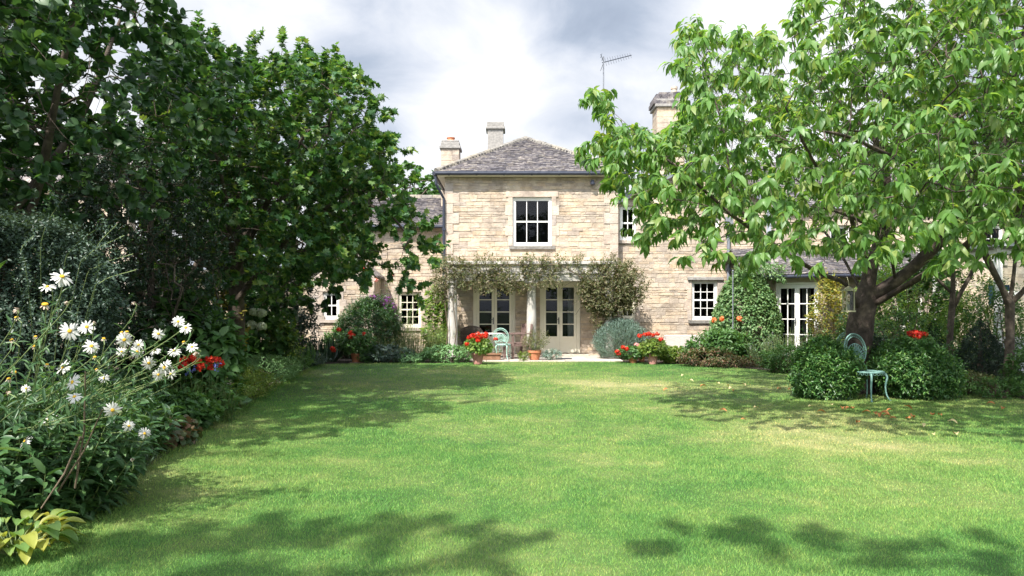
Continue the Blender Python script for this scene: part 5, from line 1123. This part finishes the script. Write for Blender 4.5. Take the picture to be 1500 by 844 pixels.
# --- portico climber
pc = empty('porch_climber', (X(650, 19.8), 19.8, 0), 'straggly olive-brown climber wreathing the porch beam and hanging down at its right end', 'climber')
lv = Leaves(); m = MB(); Pn = []
def band(n, x0, x1, y0, y1, Ya, Yb): 
    px = rng.uniform(x0, x1, n); py = rng.uniform(y0, y1, n); Y = rng.uniform(Ya, Yb, n); return np.stack([(px-750)/F*Y, Y, CH+(HY-py)/F*Y], 1)
Pn.append(band(620, 636, 745, 378, 422, 19.5, 20.0)); Pn.append(band(150, 742, 850, 378, 400, 19.55, 19.95)); Pn.append(band(200, 645, 860, 372, 390, 19.6, 20.5))
Pn.append(band(240, 758, 822, 380, 422, 19.55, 19.9)); Pn.append(band(220, 700, 775, 400, 428, 19.55, 19.9)); Pn.append(band(240, 634, 668, 385, 445, 19.7, 20.4))
q, _ = lump(2500, (X(890, 19.9), 19.9, Z(428, 19.9)), (1.0, .35, .98), 5, .3, .3, upper=False); q = q[(q[:, 2] > .95)]; Pn.append(q); q, _ = lump(900, (X(915, 20.3), 20.4, Z(420, 20.3)), (.42, .4, .68), 9, .3, .3, upper=False); Pn.append(q)
Pn.append(band(160, 865, 915, 450, 485, 19.8, 20.1))
P = np.concatenate(Pn); kp = (np.sin(P[:, 0]*6.1+P[:, 2]*4)+np.sin(P[:, 0]*13.7-P[:, 2]*9+1)*.7+rng.normal(0, .5, len(P))) > -1.2; P = P[kp]; A = nrm(rng.normal(size=P.shape)+np.array([0, -.5, .0])); lv.sprigs(P, A, 7, .13, .06, .034, 'oval', spread=.9, droop=.15)
lv.build('foliage', G_olive_brown, pc)
for i in range(70):
    a = Vector(P[rng.integers(len(P))]); b = a+Vector((rng.normal()*.25, rng.normal()*.06, -abs(rng.normal())*.22)); m.tube([a, a.lerp(b, .5)+Vector((rng.normal()*.04, 0, .03)), b], .005, 3, cap=False)
for (a0, b0) in ((652, 385), (664, 388)): m.tube([(X(a0, 19.9), 19.82, 0), (X(a0+5, 19.9), 19.78, .8), (X(a0, 19.9), 19.76, 1.6), (X(b0*0+a0+4, 19.9), 19.7, 2.5)], [.018, .015, .013, .010], 5)
m.tube([(X(880, 20), 20.0, 0), (X(884, 20), 19.9, 1.0), (X(876, 20), 19.85, 2.0), (X(820, 19.8), 19.72, 2.62), (X(740, 19.8), 19.72, 2.6), (X(660, 19.8), 19.72, 2.62)], [.025, .02, .018, .015, .012, .01], 6)
m.build('stems', M_woodstem, pc)
# --- lavender
lb_ = X(908, 19.75); la = empty('lavender_bush', (lb_, 19.8, 0), 'rounded silvery blue-green lavender bush right of the porch', 'lavender'); lv = Leaves()
P, d = lump(2600, (lb_, 19.8, .45), (.68, .42, .55), 3, .8, .15); P = P[P[:, 2] > .04]; d = nrm(P-np.array([lb_, 19.8, .1])); lv.sprigs(P-d*.12, nrm(d+[0, 0, .4]+rng.normal(0, .15, d.shape)), 6, .24, .06, .011, 'diamond', spread=.45, droop=-.2); lv.build('foliage', G_lav, la)
stems_mesh((lb_, 19.8, 0), P, 40, .007, .1, M_woodstem, la)
# --- climber wall on the right (virginia creeper) and neighbours
cr_ = empty('green_creeper', (X(1092, 19.2), 19.1, 0), 'large dense green creeper mound covering the wall left of the white doors', 'creeper'); lv = Leaves()
P, d = lump(4200, (X(1090, 19.0), 19.05, 1.05), (.86, .4, 1.30), 8, .85, .16); P = P[P[:, 2] > .1]; d = nrm(P-np.array([X(1090, 19.0), 19.2, .9])); lv.sprigs(P, nrm(d+rng.normal(0, .4, d.shape)), 5, .10, .085, .05, 'oval', spread=.9, droop=.3); 
P2 = band(260, 1075, 1150, 388, 412, 18.7, 19.3); lv.sprigs(P2, nrm(rng.normal(size=P2.shape)+[0, -.4, .2]), 5, .10, .075, .045, 'oval', spread=.9, droop=.3)
lv.build('foliage', G_creeper, cr_); stems_mesh((X(1092, 19), 19.1, 0), P, 30, .012, .3, M_woodstem, cr_)
for (a, b) in ((1057, 467), (1046, 469), (1083, 467)):
    p = P3(a, b, 18.5); fl = Leaves(); mm = 30; pp = nrm(rng.normal(size=(mm, 3)))*.045; fl.add(np.array(p)+pp, np.cross(pp, rng.normal(size=(mm, 3))), pp, .06, .05, 'petal'); fl.build('flower', P_orange, cr_)
bush('golden_climber', 'golden-leaved climber on the wall right of the white double doors', 'climber', (X(1212, 18.1), 17.9, 0), (.52, .3, 2.25), 480, G_yellow, 'oval', 6, .12, .08, .05, inner=.4, amp=.3)
bush('twiggy_shrub', 'grey twiggy shrub against the wall under the golden climber', 'shrub', (X(1190, 17.8), 17.5, 0), (.42, .3, 1.2), 180, G_olive_brown, 'oval', 4, .10, .05, .03, inner=.3, nst=60, stem=.006)
# right bed along lawn edge
bush('peony_bush', 'leafy bush with reddening leaves in the bed in front of the creeper', 'plant', (X(1055, 18.0), 18.0, 0), (.9, .5, .85), 620, G_mid, 'oval', 6, .13, .13, .045, inner=.55, droop=.25)
bush('russet_peony', 'russet and green leaved plant at the lawn edge left of the leafy bush', 'plant', (X(1035, 17.7), 17.55, 0), (.75, .3, .42), 240, G_russet, 'oval', 6, .10, .10, .035)
bush('lady_mantle', 'low yellow-green foliage right of the pink terracotta pot', 'plant', (X(990, 18.5), 18.5, 0), (.55, .35, .42), 330, G_lime, 'round', 5, .08, .06, .055)
bush('brown_edge_plant', 'low brownish mixed plants along the edge of the right bed', 'plant', (X(1075, 17.3), 17.2, 0), (.9, .2, .22), 260, G_russet, 'oval', 5, .08, .07, .03, amp=.35)
upright('silver_perennial', 'grey-leaved wispy perennial below the white double doors', 'plant', (X(1135, 17.2), 17.2, 0), (.75, .5), .85, 130, G_blue, k=9, L=.06, W=.02, lean=.35, tops=('flower_cluster', P_white, .022, 14))
bush('shady_perennial', 'dark leafy plant left of the clipped shrub with the green chair', 'plant', (X(1150, 15.9), 15.9, 0), (.65, .5, .6), 420, G_mid, 'oval', 6, .10, .07, .03)
upright('seedhead_perennial', 'tall wispy stems in front of the white double doors', 'plant', (X(1165, 16.6), 16.9, 0), (.6, .3), 1.05, 60, G_olive, k=8, L=.05, W=.014, lean=.3)
# clipped shrubs round the tree
for (px, w, dpt, h, mt, lb, yy) in ((1206, .56, .46, 1.0, G_box, 'leafy rounded shrub left of the green chair at the foot of the cherry', 11.45), (1340, .52, .5, .86, G_box, 'leafy rounded shrub right of the green chair, under the red geranium', 11.55)):
    bush('laurel_shrub', lb, 'shrub', (X(px, yy), yy, 0), (w, dpt, h), 3200, mt, 'oval', 8, .13, .06, .026, inner=.5, amp=.45, group='clipped shrubs under the cherry tree', spread=.8, nst=20)
bush('dark_shrub', 'low dark shrub wrapped round the cherry trunk behind the green chair', 'shrub', (X(1268, 12.4), 12.35, 0), (.75, .35, .95), 900, G_dark, 'oval', 7, .12, .055, .024, inner=.5)
# topiary cones
def cone(label, px, yb, w, h):
    x = X(px, yb); t = empty('topiary_cone', (x, yb, 0), label, 'topiary', 'dark topiary cones on the right'); n = 5200; u = 1-np.sqrt(rng.random(n)); a = rng.uniform(0, 6.283, n)
    prof = np.where(u < .12, .80+u*1.6, 1.0*(1-(u-.12)/.88)**.92); rr = w*prof*rng.uniform(.86, 1.02, n); P = np.stack([x+np.cos(a)*rr, yb+np.sin(a)*rr, u*h+.03], 1)
    d = np.stack([np.cos(a), np.sin(a), np.full(n, .6)], 1); lv = Leaves(); lv.sprigs(P-nrm(d)*.05, nrm(d+rng.normal(0, .3, d.shape)), 5, .06, .03, .014, 'diamond', spread=.8); lv.build('foliage', G_topiary, t)
    m = MB(); m.lathe((x, yb, 0), [(.05, 0), (.045, h*.4), (.02, h*.85)], 8); m.build('stem', M_bark, t); return t
cone('large dark pyramid-clipped yew in front of the summerhouse', 1436, 13.4, .66, 1.20); cone('smaller dark pyramid-clipped yew seen behind the geranium', 1366, 15.2, .42, 1.15)
bush('mixed_shrub', 'low olive shrub at the lawn edge in front of the large dark pyramid', 'shrub', (X(1418, 12.0), 12.05, 0), (.55, .3, .33), 420, G_olive, 'oval', 6, .10, .05, .025)
bush('leafy_shrub', 'dark leafy shrub at the right edge by the V-forked tree', 'shrub', (X(1535, 11.6), 11.7, 0), (.5, .4, .7), 700, G_mid, 'oval', 6, .12, .07, .035)
bush('edge_shrub', 'small dark mound at the lawn edge under the V-forked tree', 'shrub', (X(1460, 11.5), 11.45, 0), (.45, .25, .3), 220, G_mid, 'oval', 5, .08, .05, .025)
# background hedge of shrubs right of the trunk
for (px, yy, w, d, h, mt, lb, nn, tp, L_, W_) in ((1300, 15.5, .9, .6, 2.3, G_fresh, 'sunlit yellow-green shrub behind the cherry trunk', 620, 'oval', .075, .035), (1345, 16.6, 1.1, .7, 2.7, G_mid, 'tall airy green shrub behind the slim grey-stemmed tree', 700, 'round', .09, .08),
    (1380, 17.5, 1.2, .7, 2.4, G_olive, 'olive shrub against the rear wall right of the airy green shrub', 560, 'oval', .07, .03), (1262, 16.2, .7, .5, 1.7, G_mid, 'green shrub seen just right of the golden climber', 380, 'oval', .08, .035),
    (1405, 15.2, .8, .5, 1.75, G_fresh, 'sunlit green shrub between the slim grey-stemmed tree and the large dark pyramid', 620, 'oval', .07, .032), (1462, 14.8, .7, .4, 1.9, G_mid, 'leafy green shrub standing before the white post of the summerhouse', 620, 'oval', .075, .035),
    (1440, 18.5, 1.4, .7, 2.2, G_fresh, 'light green shrub in front of the far stone range', 520, 'oval', .09, .04), (1325, 13.6, .75, .45, 1.35, G_box, 'green shrub directly behind the red geranium', 520, 'oval', .06, .026)):
    bush('background_shrub', lb, 'shrub', (X(px, yy), yy, 0), (w, d, h), nn, mt, tp, 6, .14, L_, W_, inner=.35, amp=.3, group='shrubs behind the cherry tree')
# side hedge closing the right of the garden
bush('boundary_shrub', 'large green shrub closing the right side of the garden', 'shrub', (13.8, 13.5, 0), (1.4, 1.8, 3.2), 900, G_mid, 'round', 6, .18, .12, .11, inner=.6)
# ------------------------------------------------------------------ pots with geraniums
def geranium(label, px, py, pot_r, pot_h, fol, heads, mat, leafmat, petals, headpx, square=False, Y=None, leafL=.055, red=P_red, name='potted_geranium', cat='potted plant', n=260):
    y = Y or YG(py); x = X(px, y); t = empty(name, (x, y, 0), label, cat)
    m = MB(); z0 = .03 if (Y and Y > 19.1) else 0.0
    m.lathe((x, y, z0), [(pot_r*.62, 0), (pot_r*.68, .02), (pot_r*.92, pot_h*.78), (pot_r*.93, pot_h*.80), (pot_r*1.06, pot_h*.82), (pot_r*1.06, pot_h), (pot_r*.92, pot_h), (pot_r*.90, pot_h*.9), (.01, pot_h*.9)], 28, cap=False)
    m.build('pot', mat, t); s_ = MB(); s_.lathe((x, y, z0+pot_h*.905), [(.002, 0), (pot_r*.9, 0)], 20, cap=False); s_.build('soil', M_soil, t)
    w, h = fol; P, d = lump(n, (x, y, z0+pot_h+h*.42), (w, w*.8, h*.55), int(px), .5, .25); d = nrm(d+[0, 0, .4]); lv = Leaves(); lv.sprigs(P, d, 4, .06, leafL, leafL, 'round', spread=.9); lv.build('foliage', leafmat, t)
    st = MB()
    for (hx_, hy_) in headpx:
        p = P3(hx_, hy_, y-w*.8+rng.random()*.14); fl = Leaves(); mm = petals; pp = nrm(rng.normal(size=(mm, 3)))*np.array([.064, .05, .036])*rng.uniform(.75, 1.1, mm)[:, None]; fl.add(np.array(p)+pp, np.cross(pp, rng.normal(size=(mm, 3))), pp, .036, .033, 'petal'); fl.build('flower_head', red, t)
        st.tube([(x+rng.normal()*.03, y, z0+pot_h*.9), Vector((x, y, z0+pot_h)).lerp(p, .6), p], .004, 4, cap=False)
    for q in P[:40]: st.tube([(x+rng.normal()*.03, y, z0+pot_h*.9), Vector(q)], .004, 3, cap=False)
    st.build('stems', M_stem, t); return t
geranium('glossy terracotta pot of red geraniums at the lawn edge left of the pale green chair', 700, 534, .155, .30, (.34, .36), 0, M_terra_pink, G_fresh, 60, [(687,495),(693,491),(700,489),(697,494),(706,491),(711,493),(712,489),(700,499),(684,504),(704,495),(690,493),(726,497)], n=330)
geranium('shaded terracotta pot of scarlet geraniums in the bed below the left wing', 522, 531, .15, .24, (.48, .62), 0, M_terra, G_mid, 60, [(496,483),(511,490),(517,491),(513,494),(487,510),(489,513),(533,489),(514,487)], n=520)
geranium('pink terracotta pot of red geraniums right of the lavender', 956, 534, .135, .27, (.30, .34), 0, M_terra_pink, G_lime, 60, [(937,492),(945,490),(950,489),(956,491),(963,489),(968,497)], n=330)
geranium('orange terracotta pot half hidden in leaves, with two red blooms', 927, 532, .135, .16, (.34, .24), 0, M_terra, G_mid, 55, [(904,515),(906,518),(913,509),(918,511)], n=200)
geranium('pot of salmon-pink geraniums tucked behind the two terracotta pots', 940, 530.5, .10, .20, (.20, .22), 0, M_terra, G_fresh, 50, [(932,505),(936,506),(940,508)], red=P_pink, n=140)
geranium('tall stemmed red geranium on a stand beside the right clipped shrub', 1343, 570, .15, .72, (.22, .22), 0, M_terra, G_mid, 60, [(1334,489),(1341,488),(1348,489),(1353,490),(1345,494),(1338,492)], Y=12.1, n=150)
# pot with airy herb
yh = 19.25; xh = X(783, yh); t = empty('potted_herb', (xh, yh, 0), 'orange terracotta pot of airy grey-green herb at the foot of the middle column', 'potted plant')
m = MB(); m.lathe((xh, yh, .03), [(.12, 0), (.165, .19), (.165, .195), (.185, .2), (.185, .26), (.165, .26), (.16, .235), (.01, .235)], 28, cap=False); m.build('pot', M_terra, t)
s_ = MB(); s_.lathe((xh, yh, .266), [(.002, 0), (.158, 0)], 20, cap=False); s_.build('soil', M_soil, t)
P, d = lump(330, (xh, yh, .52), (.36, .26, .27), 4, .2, .35, upper=False); lv = Leaves(); lv.sprigs(P, nrm(d+[0, 0, .5]), 5, .08, .04, .016, 'oval'); lv.build('foliage', G_olive, t); stems_mesh((xh, yh, .25), P, 50, .003, .05, M_stem, t)
bush('low_blue_plant', 'small blue-green plant on the patio edge right of the herb pot', 'plant', (X(808, 19.2), 19.25, .03), (.28, .18, .24), 180, G_lav, 'oval', 5, .08, .05, .015, nst=10)
bush('patio_edge_tuft', 'tiny yellow-green tuft between the pale green chair and the herb pot', 'plant', (X(767, 19.1), 19.1, .03), (.14, .1, .22), 70, G_lime, 'oval', 5, .06, .05, .015, nst=8)
# trough
yt = 19.35; xt = X(717, yt); t = empty('wooden_trough', (xt, yt, 0), 'low brown wooden trough behind the red geranium pot', 'planter'); M_trough = noisy('stained_wood', (.16,.08,.045), (.28,.15,.09), 12, .7, .4, 60)
m = MB(); m.box(xt-.30, xt+.30, yt-.14, yt+.14, .035, .20); m.box(xt-.33, xt+.33, yt-.17, yt-.141, .17, .215); m.box(xt-.33, xt+.33, yt+.141, yt+.17, .17, .215); m.box(xt-.33, xt-.301, yt-.14, yt+.14, .17, .215); m.box(xt+.301, xt+.33, yt-.14, yt+.14, .17, .215); m.build('box', M_trough, t, bevel=.006)
P, d = lump(80, (xt, yt, .24), (.26, .1, .07), 2, .4); lv = Leaves(); lv.sprigs(P, nrm(d+[0, 0, .5]), 4, .05, .035, .02, 'oval'); lv.build('foliage', G_mid, t)

# ------------------------------------------------------------------ furniture
def metal_chair(label, loc, rz, mat, sc=1.0, h=.98, copy_of=None):
    """ornate cast chair: fan back with ribs, pierced seat, curved legs; faces +x locally"""
    t = empty('garden_chair', (0, 0, 0), label, 'chair', None, local=True)
    Rb = .235; cz = h-Rb-.01; tilt = .16
    def bp(r, a): # point on back plane
        y_ = r*math.sin(a); z_ = cz+r*math.cos(a)*1.06; return Vector((-.20-tilt*(z_-.44), y_, z_))
    m = MB(); full = [bp(Rb, -2.55+5.1*i/30) for i in range(31)]
    m.tube(full, .011, 8); m.tube([bp(Rb-.045, -2.45+4.9*i/28) for i in range(29)], .006, 6)
    c0 = cz-.11
    def fp(r, a): y_ = r*math.sin(a); z_ = c0+r*math.cos(a); return Vector((-.20-tilt*(z_-.44), y_, z_))
    m.tube([fp(.035, 6.283*i/14) for i in range(14)], .009, 6, closed=True)
    for i in range(15):
        a = -1.8+3.6*i/14; e0 = fp(.04, a); e1 = fp(.20 if abs(a) < 1.5 else .17, a); s_ = Vector((0, math.cos(a), -math.sin(a)))*.012
        m.tube([e0, e0.lerp(e1, .6)+s_*.6, e1], [.004, .008, .006], 6); m.tube([e0, e0.lerp(e1, .6)-s_*.6, e1], [.004, .008, .006], 6)
    m.tube([fp(.20, -1.8+3.6*i/20) for i in range(21)], .007, 6)
    for i in range(22): # lace of small rings in the rim
        a = -2.3+4.6*i/21; cc = bp(Rb-.022, a); m.tube([cc+Vector((0, .015*math.cos(b), .015*math.sin(b))) for b in [6.283*k/8 for k in range(8)]], .0035, 4, closed=True)
    for s_ in (-1, 1): m.tube([bp(Rb, s_*2.55), Vector((-.205, s_*.17, .50)), Vector((-.19, s_*.18, .435))], .012, 8)
    for s_ in (-1, 1): m.tube([Vector((-.20, s_*.03, .44)), Vector((-.21, s_*.10, .50)), Vector((-.22, s_*.05, .56)), Vector((-.215, s_*.0, c0-.03))], .007, 6)
    m.build('backrest', mat, t, smooth=True)
    m = MB(); 
    def circ(r, z): return [Vector((r*math.cos(6.283*k/28), r*math.sin(6.283*k/28), z)) for k in range(28)]
    m.tube(circ(.215, .44), .014, 8, closed=True); m.tube(circ(.15, .443), .007, 6, closed=True); m.tube(circ(.085, .443), .006, 6, closed=True)
    for k in range(20): a = 6.283*k/20; m.tube([Vector((.03*math.cos(a), .03*math.sin(a), .443)), Vector((.12*math.cos(a+.18), .12*math.sin(a+.18), .446)), Vector((.21*math.cos(a), .21*math.sin(a), .441))], [.007, .010, .008], 5)
    m.lathe((0, 0, .436), [(.045, 0), (.04, .012)], 14)
    for k in range(24): a = 6.283*k/24; cc = Vector((.222*math.cos(a), .222*math.sin(a), .418)); m.tube([cc+Vector((-math.sin(a), math.cos(a), 0))*.022*math.cos(b)+Vector((0, 0, .018*math.sin(b))) for b in [6.283*q/8 for q in range(8)]], .0035, 4, closed=True)
    m.build('seat', mat, t, smooth=True)
    for sx, sy in ((1, 1), (1, -1), (-1, 1), (-1, -1)):
        m = MB(); pts = smooth_path([Vector((.15*sx, .14*sy, .43)), Vector((.185*sx, .17*sy, .37)), Vector((.165*sx, .155*sy, .22)), Vector((.18*sx, .17*sy, .08)), Vector((.215*sx, .20*sy, .006))], .05); n_ = len(pts)
        m.tube(pts, [.019-.010*(i/n_) for i in range(n_)], 8); m.lathe((.215*sx, .20*sy, 0), [(.018, 0), (.016, .012)], 10); m.build('leg', mat, t, smooth=True)
    t.location = loc; t.rotation_euler = (0, 0, rz); t.scale = (sc, sc, sc); return t
metal_chair('dark verdigris cast-metal chair with a fan back between the two clipped shrubs', (X(1273, 11.2), 11.2, 0), R(-66), M_green_metal_d, 1.0, 1.02)
metal_chair('matching verdigris chair almost hidden behind the left clipped shrub, its back showing', (X(1222, 12.15), 12.15, 0), R(200), M_green_metal_d, 1.0, 1.02)
metal_chair('pale mint-green cast-metal chair on the patio beside the white table', (X(737, 19.45), 19.45, .035), R(75), M_green_metal, .92, .92)
# white round table
xt, yt = X(716, 20.0), 20.0; t = empty('garden_table', (xt, yt, .03), 'small round white metal table on the patio between the chairs', 'table')
m = MB(); m.lathe((xt, yt, .70), [(.36, 0), (.385, .006), (.385, .022), (.02, .026)], 32); m.build('tabletop', M_white, t)
m = MB(); m.lathe((xt, yt, .20), [(.03, 0), (.022, .1), (.03, .2), (.02, .35), (.035, .495)], 14); m.build('pedestal', M_white, t, smooth=True)
for k in range(3): a = 2.1*k+.5; m = MB(); m.tube(smooth_path([(xt, yt, .26), (xt+.12*math.cos(a), yt+.12*math.sin(a), .24), (xt+.22*math.cos(a), yt+.22*math.sin(a), .12), (xt+.30*math.cos(a), yt+.30*math.sin(a), .045)], .05), .014, 8); m.build('leg', M_white, t, smooth=True)
# wooden armchair
def wood_chair(label, loc, rz):
    t = empty('wooden_armchair', (0, 0, 0), label, 'armchair', local=True); M_w = noisy('weathered_purple_wood', (.12,.075,.065), (.22,.15,.135), 14, .7, .4, 60)
    for sy in (-1, 1):
        m = MB(); m.box(.22, .28, sy*.28-.03, sy*.28+.03, 0, .66); m.build('leg', M_w, t, bevel=.005)
        m = MB(); m.hexa([(-.28, sy*.28-.03, 0), (-.22, sy*.28-.03, 0), (-.22, sy*.28+.03, 0), (-.28, sy*.28+.03, 0), (-.36, sy*.28-.03, .94), (-.30, sy*.28-.03, .94), (-.30, sy*.28+.03, .94), (-.36, sy*.28+.03, .94)]); m.build('leg', M_w, t, bevel=.005)
        m = MB(); m.hexa([(-.31, sy*.28-.045, .67), (.32, sy*.28-.045, .665), (.32, sy*.28+.045, .665), (-.31, sy*.28+.045, .67), (-.31, sy*.28-.045, .70), (.32, sy*.28-.045, .695), (.32, sy*.28+.045, .695), (-.31, sy*.28+.045, .70)]); m.build('armrest', M_w, t, bevel=.006)
    m = MB(); m.box(-.21, .21, -.30, -.262, .34, .40); m.box(-.21, .21, .262, .30, .34, .40); m.box(.225, .265, -.249, .249, .34, .40); m.box(-.27, -.235, -.249, .249, .34, .40); m.build('seat_frame', M_w, t)
    m = MB()
    for i in range(7): x = -.22+.075*i; m.box(x, x+.06, -.245, .245, .402, .425)
    m.build('seat', M_w, t, bevel=.004)
    m = MB(); m.hexa([(-.345, -.25, .86), (-.32, -.25, .86), (-.32, .25, .86), (-.345, .25, .86), (-.355, -.25, .95), (-.33, -.25, .95), (-.33, .25, .95), (-.355, .25, .95)]); m.box(-.30, -.275, -.249, .249, .44, .50)
    for i in range(7): y = -.21+.07*i; m.hexa([(-.30, y-.02, .50), (-.28, y-.02, .50), (-.28, y+.02, .50), (-.30, y+.02, .50), (-.345, y-.02, .86), (-.325, y-.02, .86), (-.325, y+.02, .86), (-.345, y+.02, .86)])
    m.build('backrest', M_w, t, bevel=.003)
    t.location = loc; t.rotation_euler = (0, 0, rz); return t
wood_chair('purple-brown slatted wooden armchair just left of the middle porch column', (X(757, 19.85), 19.9, .035), R(205))
# wicker tub chair
t = empty('wicker_chair', (X(690, 20.35), 20.4, .03), 'dark rattan chair with a rounded back behind the red geranium pot', 'chair'); cx, cy = X(690, 20.35), 20.4
M_wick = noisy('dark_rattan', (.03,.022,.018), (.09,.065,.05), 30, .6, .6, 120)
m = MB()
for i in range(15):
    z = .42+.034*i; r = .27+.004*i; a0 = -.15; pts = []
    for k in range(25): a = math.pi*(.0+1.0*k/24)+a0*0; hgt = math.sin(a)**.6; zz = z if z < .62+.30*hgt else None; pts.append((cx+math.cos(a)*r, cy+math.sin(a)*r*.9, min(z, .62+.28*hgt)))
    m.tube(pts, .017, 5)
m.build('backrest', M_wick, t); m = MB(); m.lathe((cx, cy, .34), [(.24, 0), (.27, .03), (.27, .09), (.02, .10)], 20); m.build('seat', M_wick, t)
for sx in (-1, 1):
    for sy in (-1, 1): m = MB(); m.tube([(cx+sx*.2, cy+sy*.18, .345), (cx+sx*.23, cy+sy*.2, .035)], .02, 8); m.build('leg', M_wick, t)
m = MB(); x0, y0 = X(826, 19.55), 19.62; m.box(x0-.22, x0+.22, y0-.13, y0+.13, .036, .052); tag(m.build('dark_patch', M_iron, None, (x0, y0, .036), bevel=.004), 'small dark flat patch lying on the paving before the right door', 'mat')  # thin dark rectangle laid flat on the paving
# lantern hung on the cherry trunk
lx, ly = X(1243, 11.62), 11.62; zt, zb = Z(420, 11.62), Z(457, 11.62); t = empty('hanging_lantern', (lx, ly, zb), 'cream framed glass lantern hanging at the fork of the cherry trunk', 'lantern')
M_lan = noisy('lantern_cream', (.30,.29,.20), (.42,.40,.28), 8, .6, .2); m = MB(); w = .062
for sx in (-1, 1):
    for sy in (-1, 1): m.box(lx+sx*w-.008, lx+sx*w+.008, ly+sy*w-.008, ly+sy*w+.008, zb+.025, zt-.07)
m.box(lx-w-.02, lx+w+.02, ly-w-.02, ly+w+.02, zb, zb+.024); m.box(lx-w-.016, lx+w+.016, ly-w-.016, ly+w+.016, zt-.069, zt-.045); m.lathe((lx, ly, zt-.044), [(.085, 0), (.05, .03), (.018, .05)], 4)
m.tube([(lx, ly, zt), (lx+.01, ly+.02, zt+.08), (lx+.02, ly+.10, zt+.16)], .004, 5); m.build('frame', M_lan, t); m = MB(); m.box(lx-w+.01, lx+w-.01, ly-w+.01, ly+w-.01, zb+.03, zt-.075); m.build('glass', M_glass, t)
m = MB(); m.lathe((lx, ly, zb+.024), [(.022, 0), (.022, .10), (.003, .10)], 12); m.build('candle', M_cream, t)
# pole in front of the creeper
m = MB(); x = X(1073.5, 18.35); m.tube([(x, 18.35, 0), (x, 18.35, Z(398, 18.35))], .013, 6); m.lathe((x, 18.35, Z(398, 18.35)), [(.02, 0), (.026, .02), (.004, .05)], 8); tag(m.build('garden_stake', M_lead, None, (x, 18.35, 0)), 'slender grey garden stake standing in front of the green creeper', 'stake')
# ------------------------------------------------------------------ fallen leaves
M_fall = leaf_mat('fallen_leaf_orange', [(.45,.20,.07),(.55,.28,.12),(.38,.15,.06),(.60,.40,.22)], .1, .8, .2); M_fall2 = leaf_mat('fallen_leaf_pale', [(.55,.50,.30),(.50,.40,.20)], .1, .8, .2)
FL = [(1141,572,0),(1157,573,0),(1234,601,0),(1243,602,0),(1249,601,0),(1257,622,0),(1269,607,0),(1282,609,0),(1289,611,0),(1296,609,0),(1303,604,0),(1300,613,0),(1308,616,0),(1336,614,0),(1331,616,0),(1365,611,0),(1377,611,0),(1395,622,1),(1187,598,1),(1203,607,0),(1468,601,0),(1451,595,0),(1368,640,1),(1000,552,1),(1030,568,0),(1052,564,1),(1066,567,1),(1070,571,1),(1074,574,0),(1090,566,1),(975,573,0),(1059,605,0),(1089,618,0),(1218,596,1),(1400,640,1),(1350,626,1),(1330,600,0),(1012,560,1),(1107,600,1)]
proto = {}
def leaf_proto(k, v):
    n_ = 9; vs = []
    for i in range(n_): tt = i/(n_-1); w_ = .5*math.sin(math.pi*min(1, tt*.95+.03))**.8; zz = .22*math.sin(tt*3.1)*(1+.3*v)+.04; vs += [(-w_*.5, tt-.5, zz+w_*.35*(1-.5*v)), (0, tt-.5, zz-.02), (w_*.5, tt-.5, zz+w_*.30)]
    m = MB(); m.add(vs, [(3*i+j, 3*i+j+1, 3*i+4+j, 3*i+3+j) for i in range(n_-1) for j in range(2)]); me_o = m.build('fallen_leaf', M_fall if k == 0 else M_fall2); return me_o
for i, (a, b, k) in enumerate(FL):
    key = (k, i % 2)
    if key not in proto: o = proto[key] = leaf_proto(k, i % 2)
    else: o = proto[key].copy(); COL.objects.link(o)
    y = YG(b); s_ = rng.uniform(.075, .125); o.location = (X(a, y), y, .022); o.rotation_euler = (rng.normal()*.2, rng.normal()*.2, rng.uniform(0, 6.283)); o.scale = (s_, s_, s_*.8)
    tag(o, 'curled orange-brown fallen leaf lying on the lawn' if k == 0 else 'pale straw-coloured fallen leaf lying on the lawn', 'fallen leaf', 'orange leaves fallen on the lawn' if k == 0 else 'pale leaves fallen on the lawn')
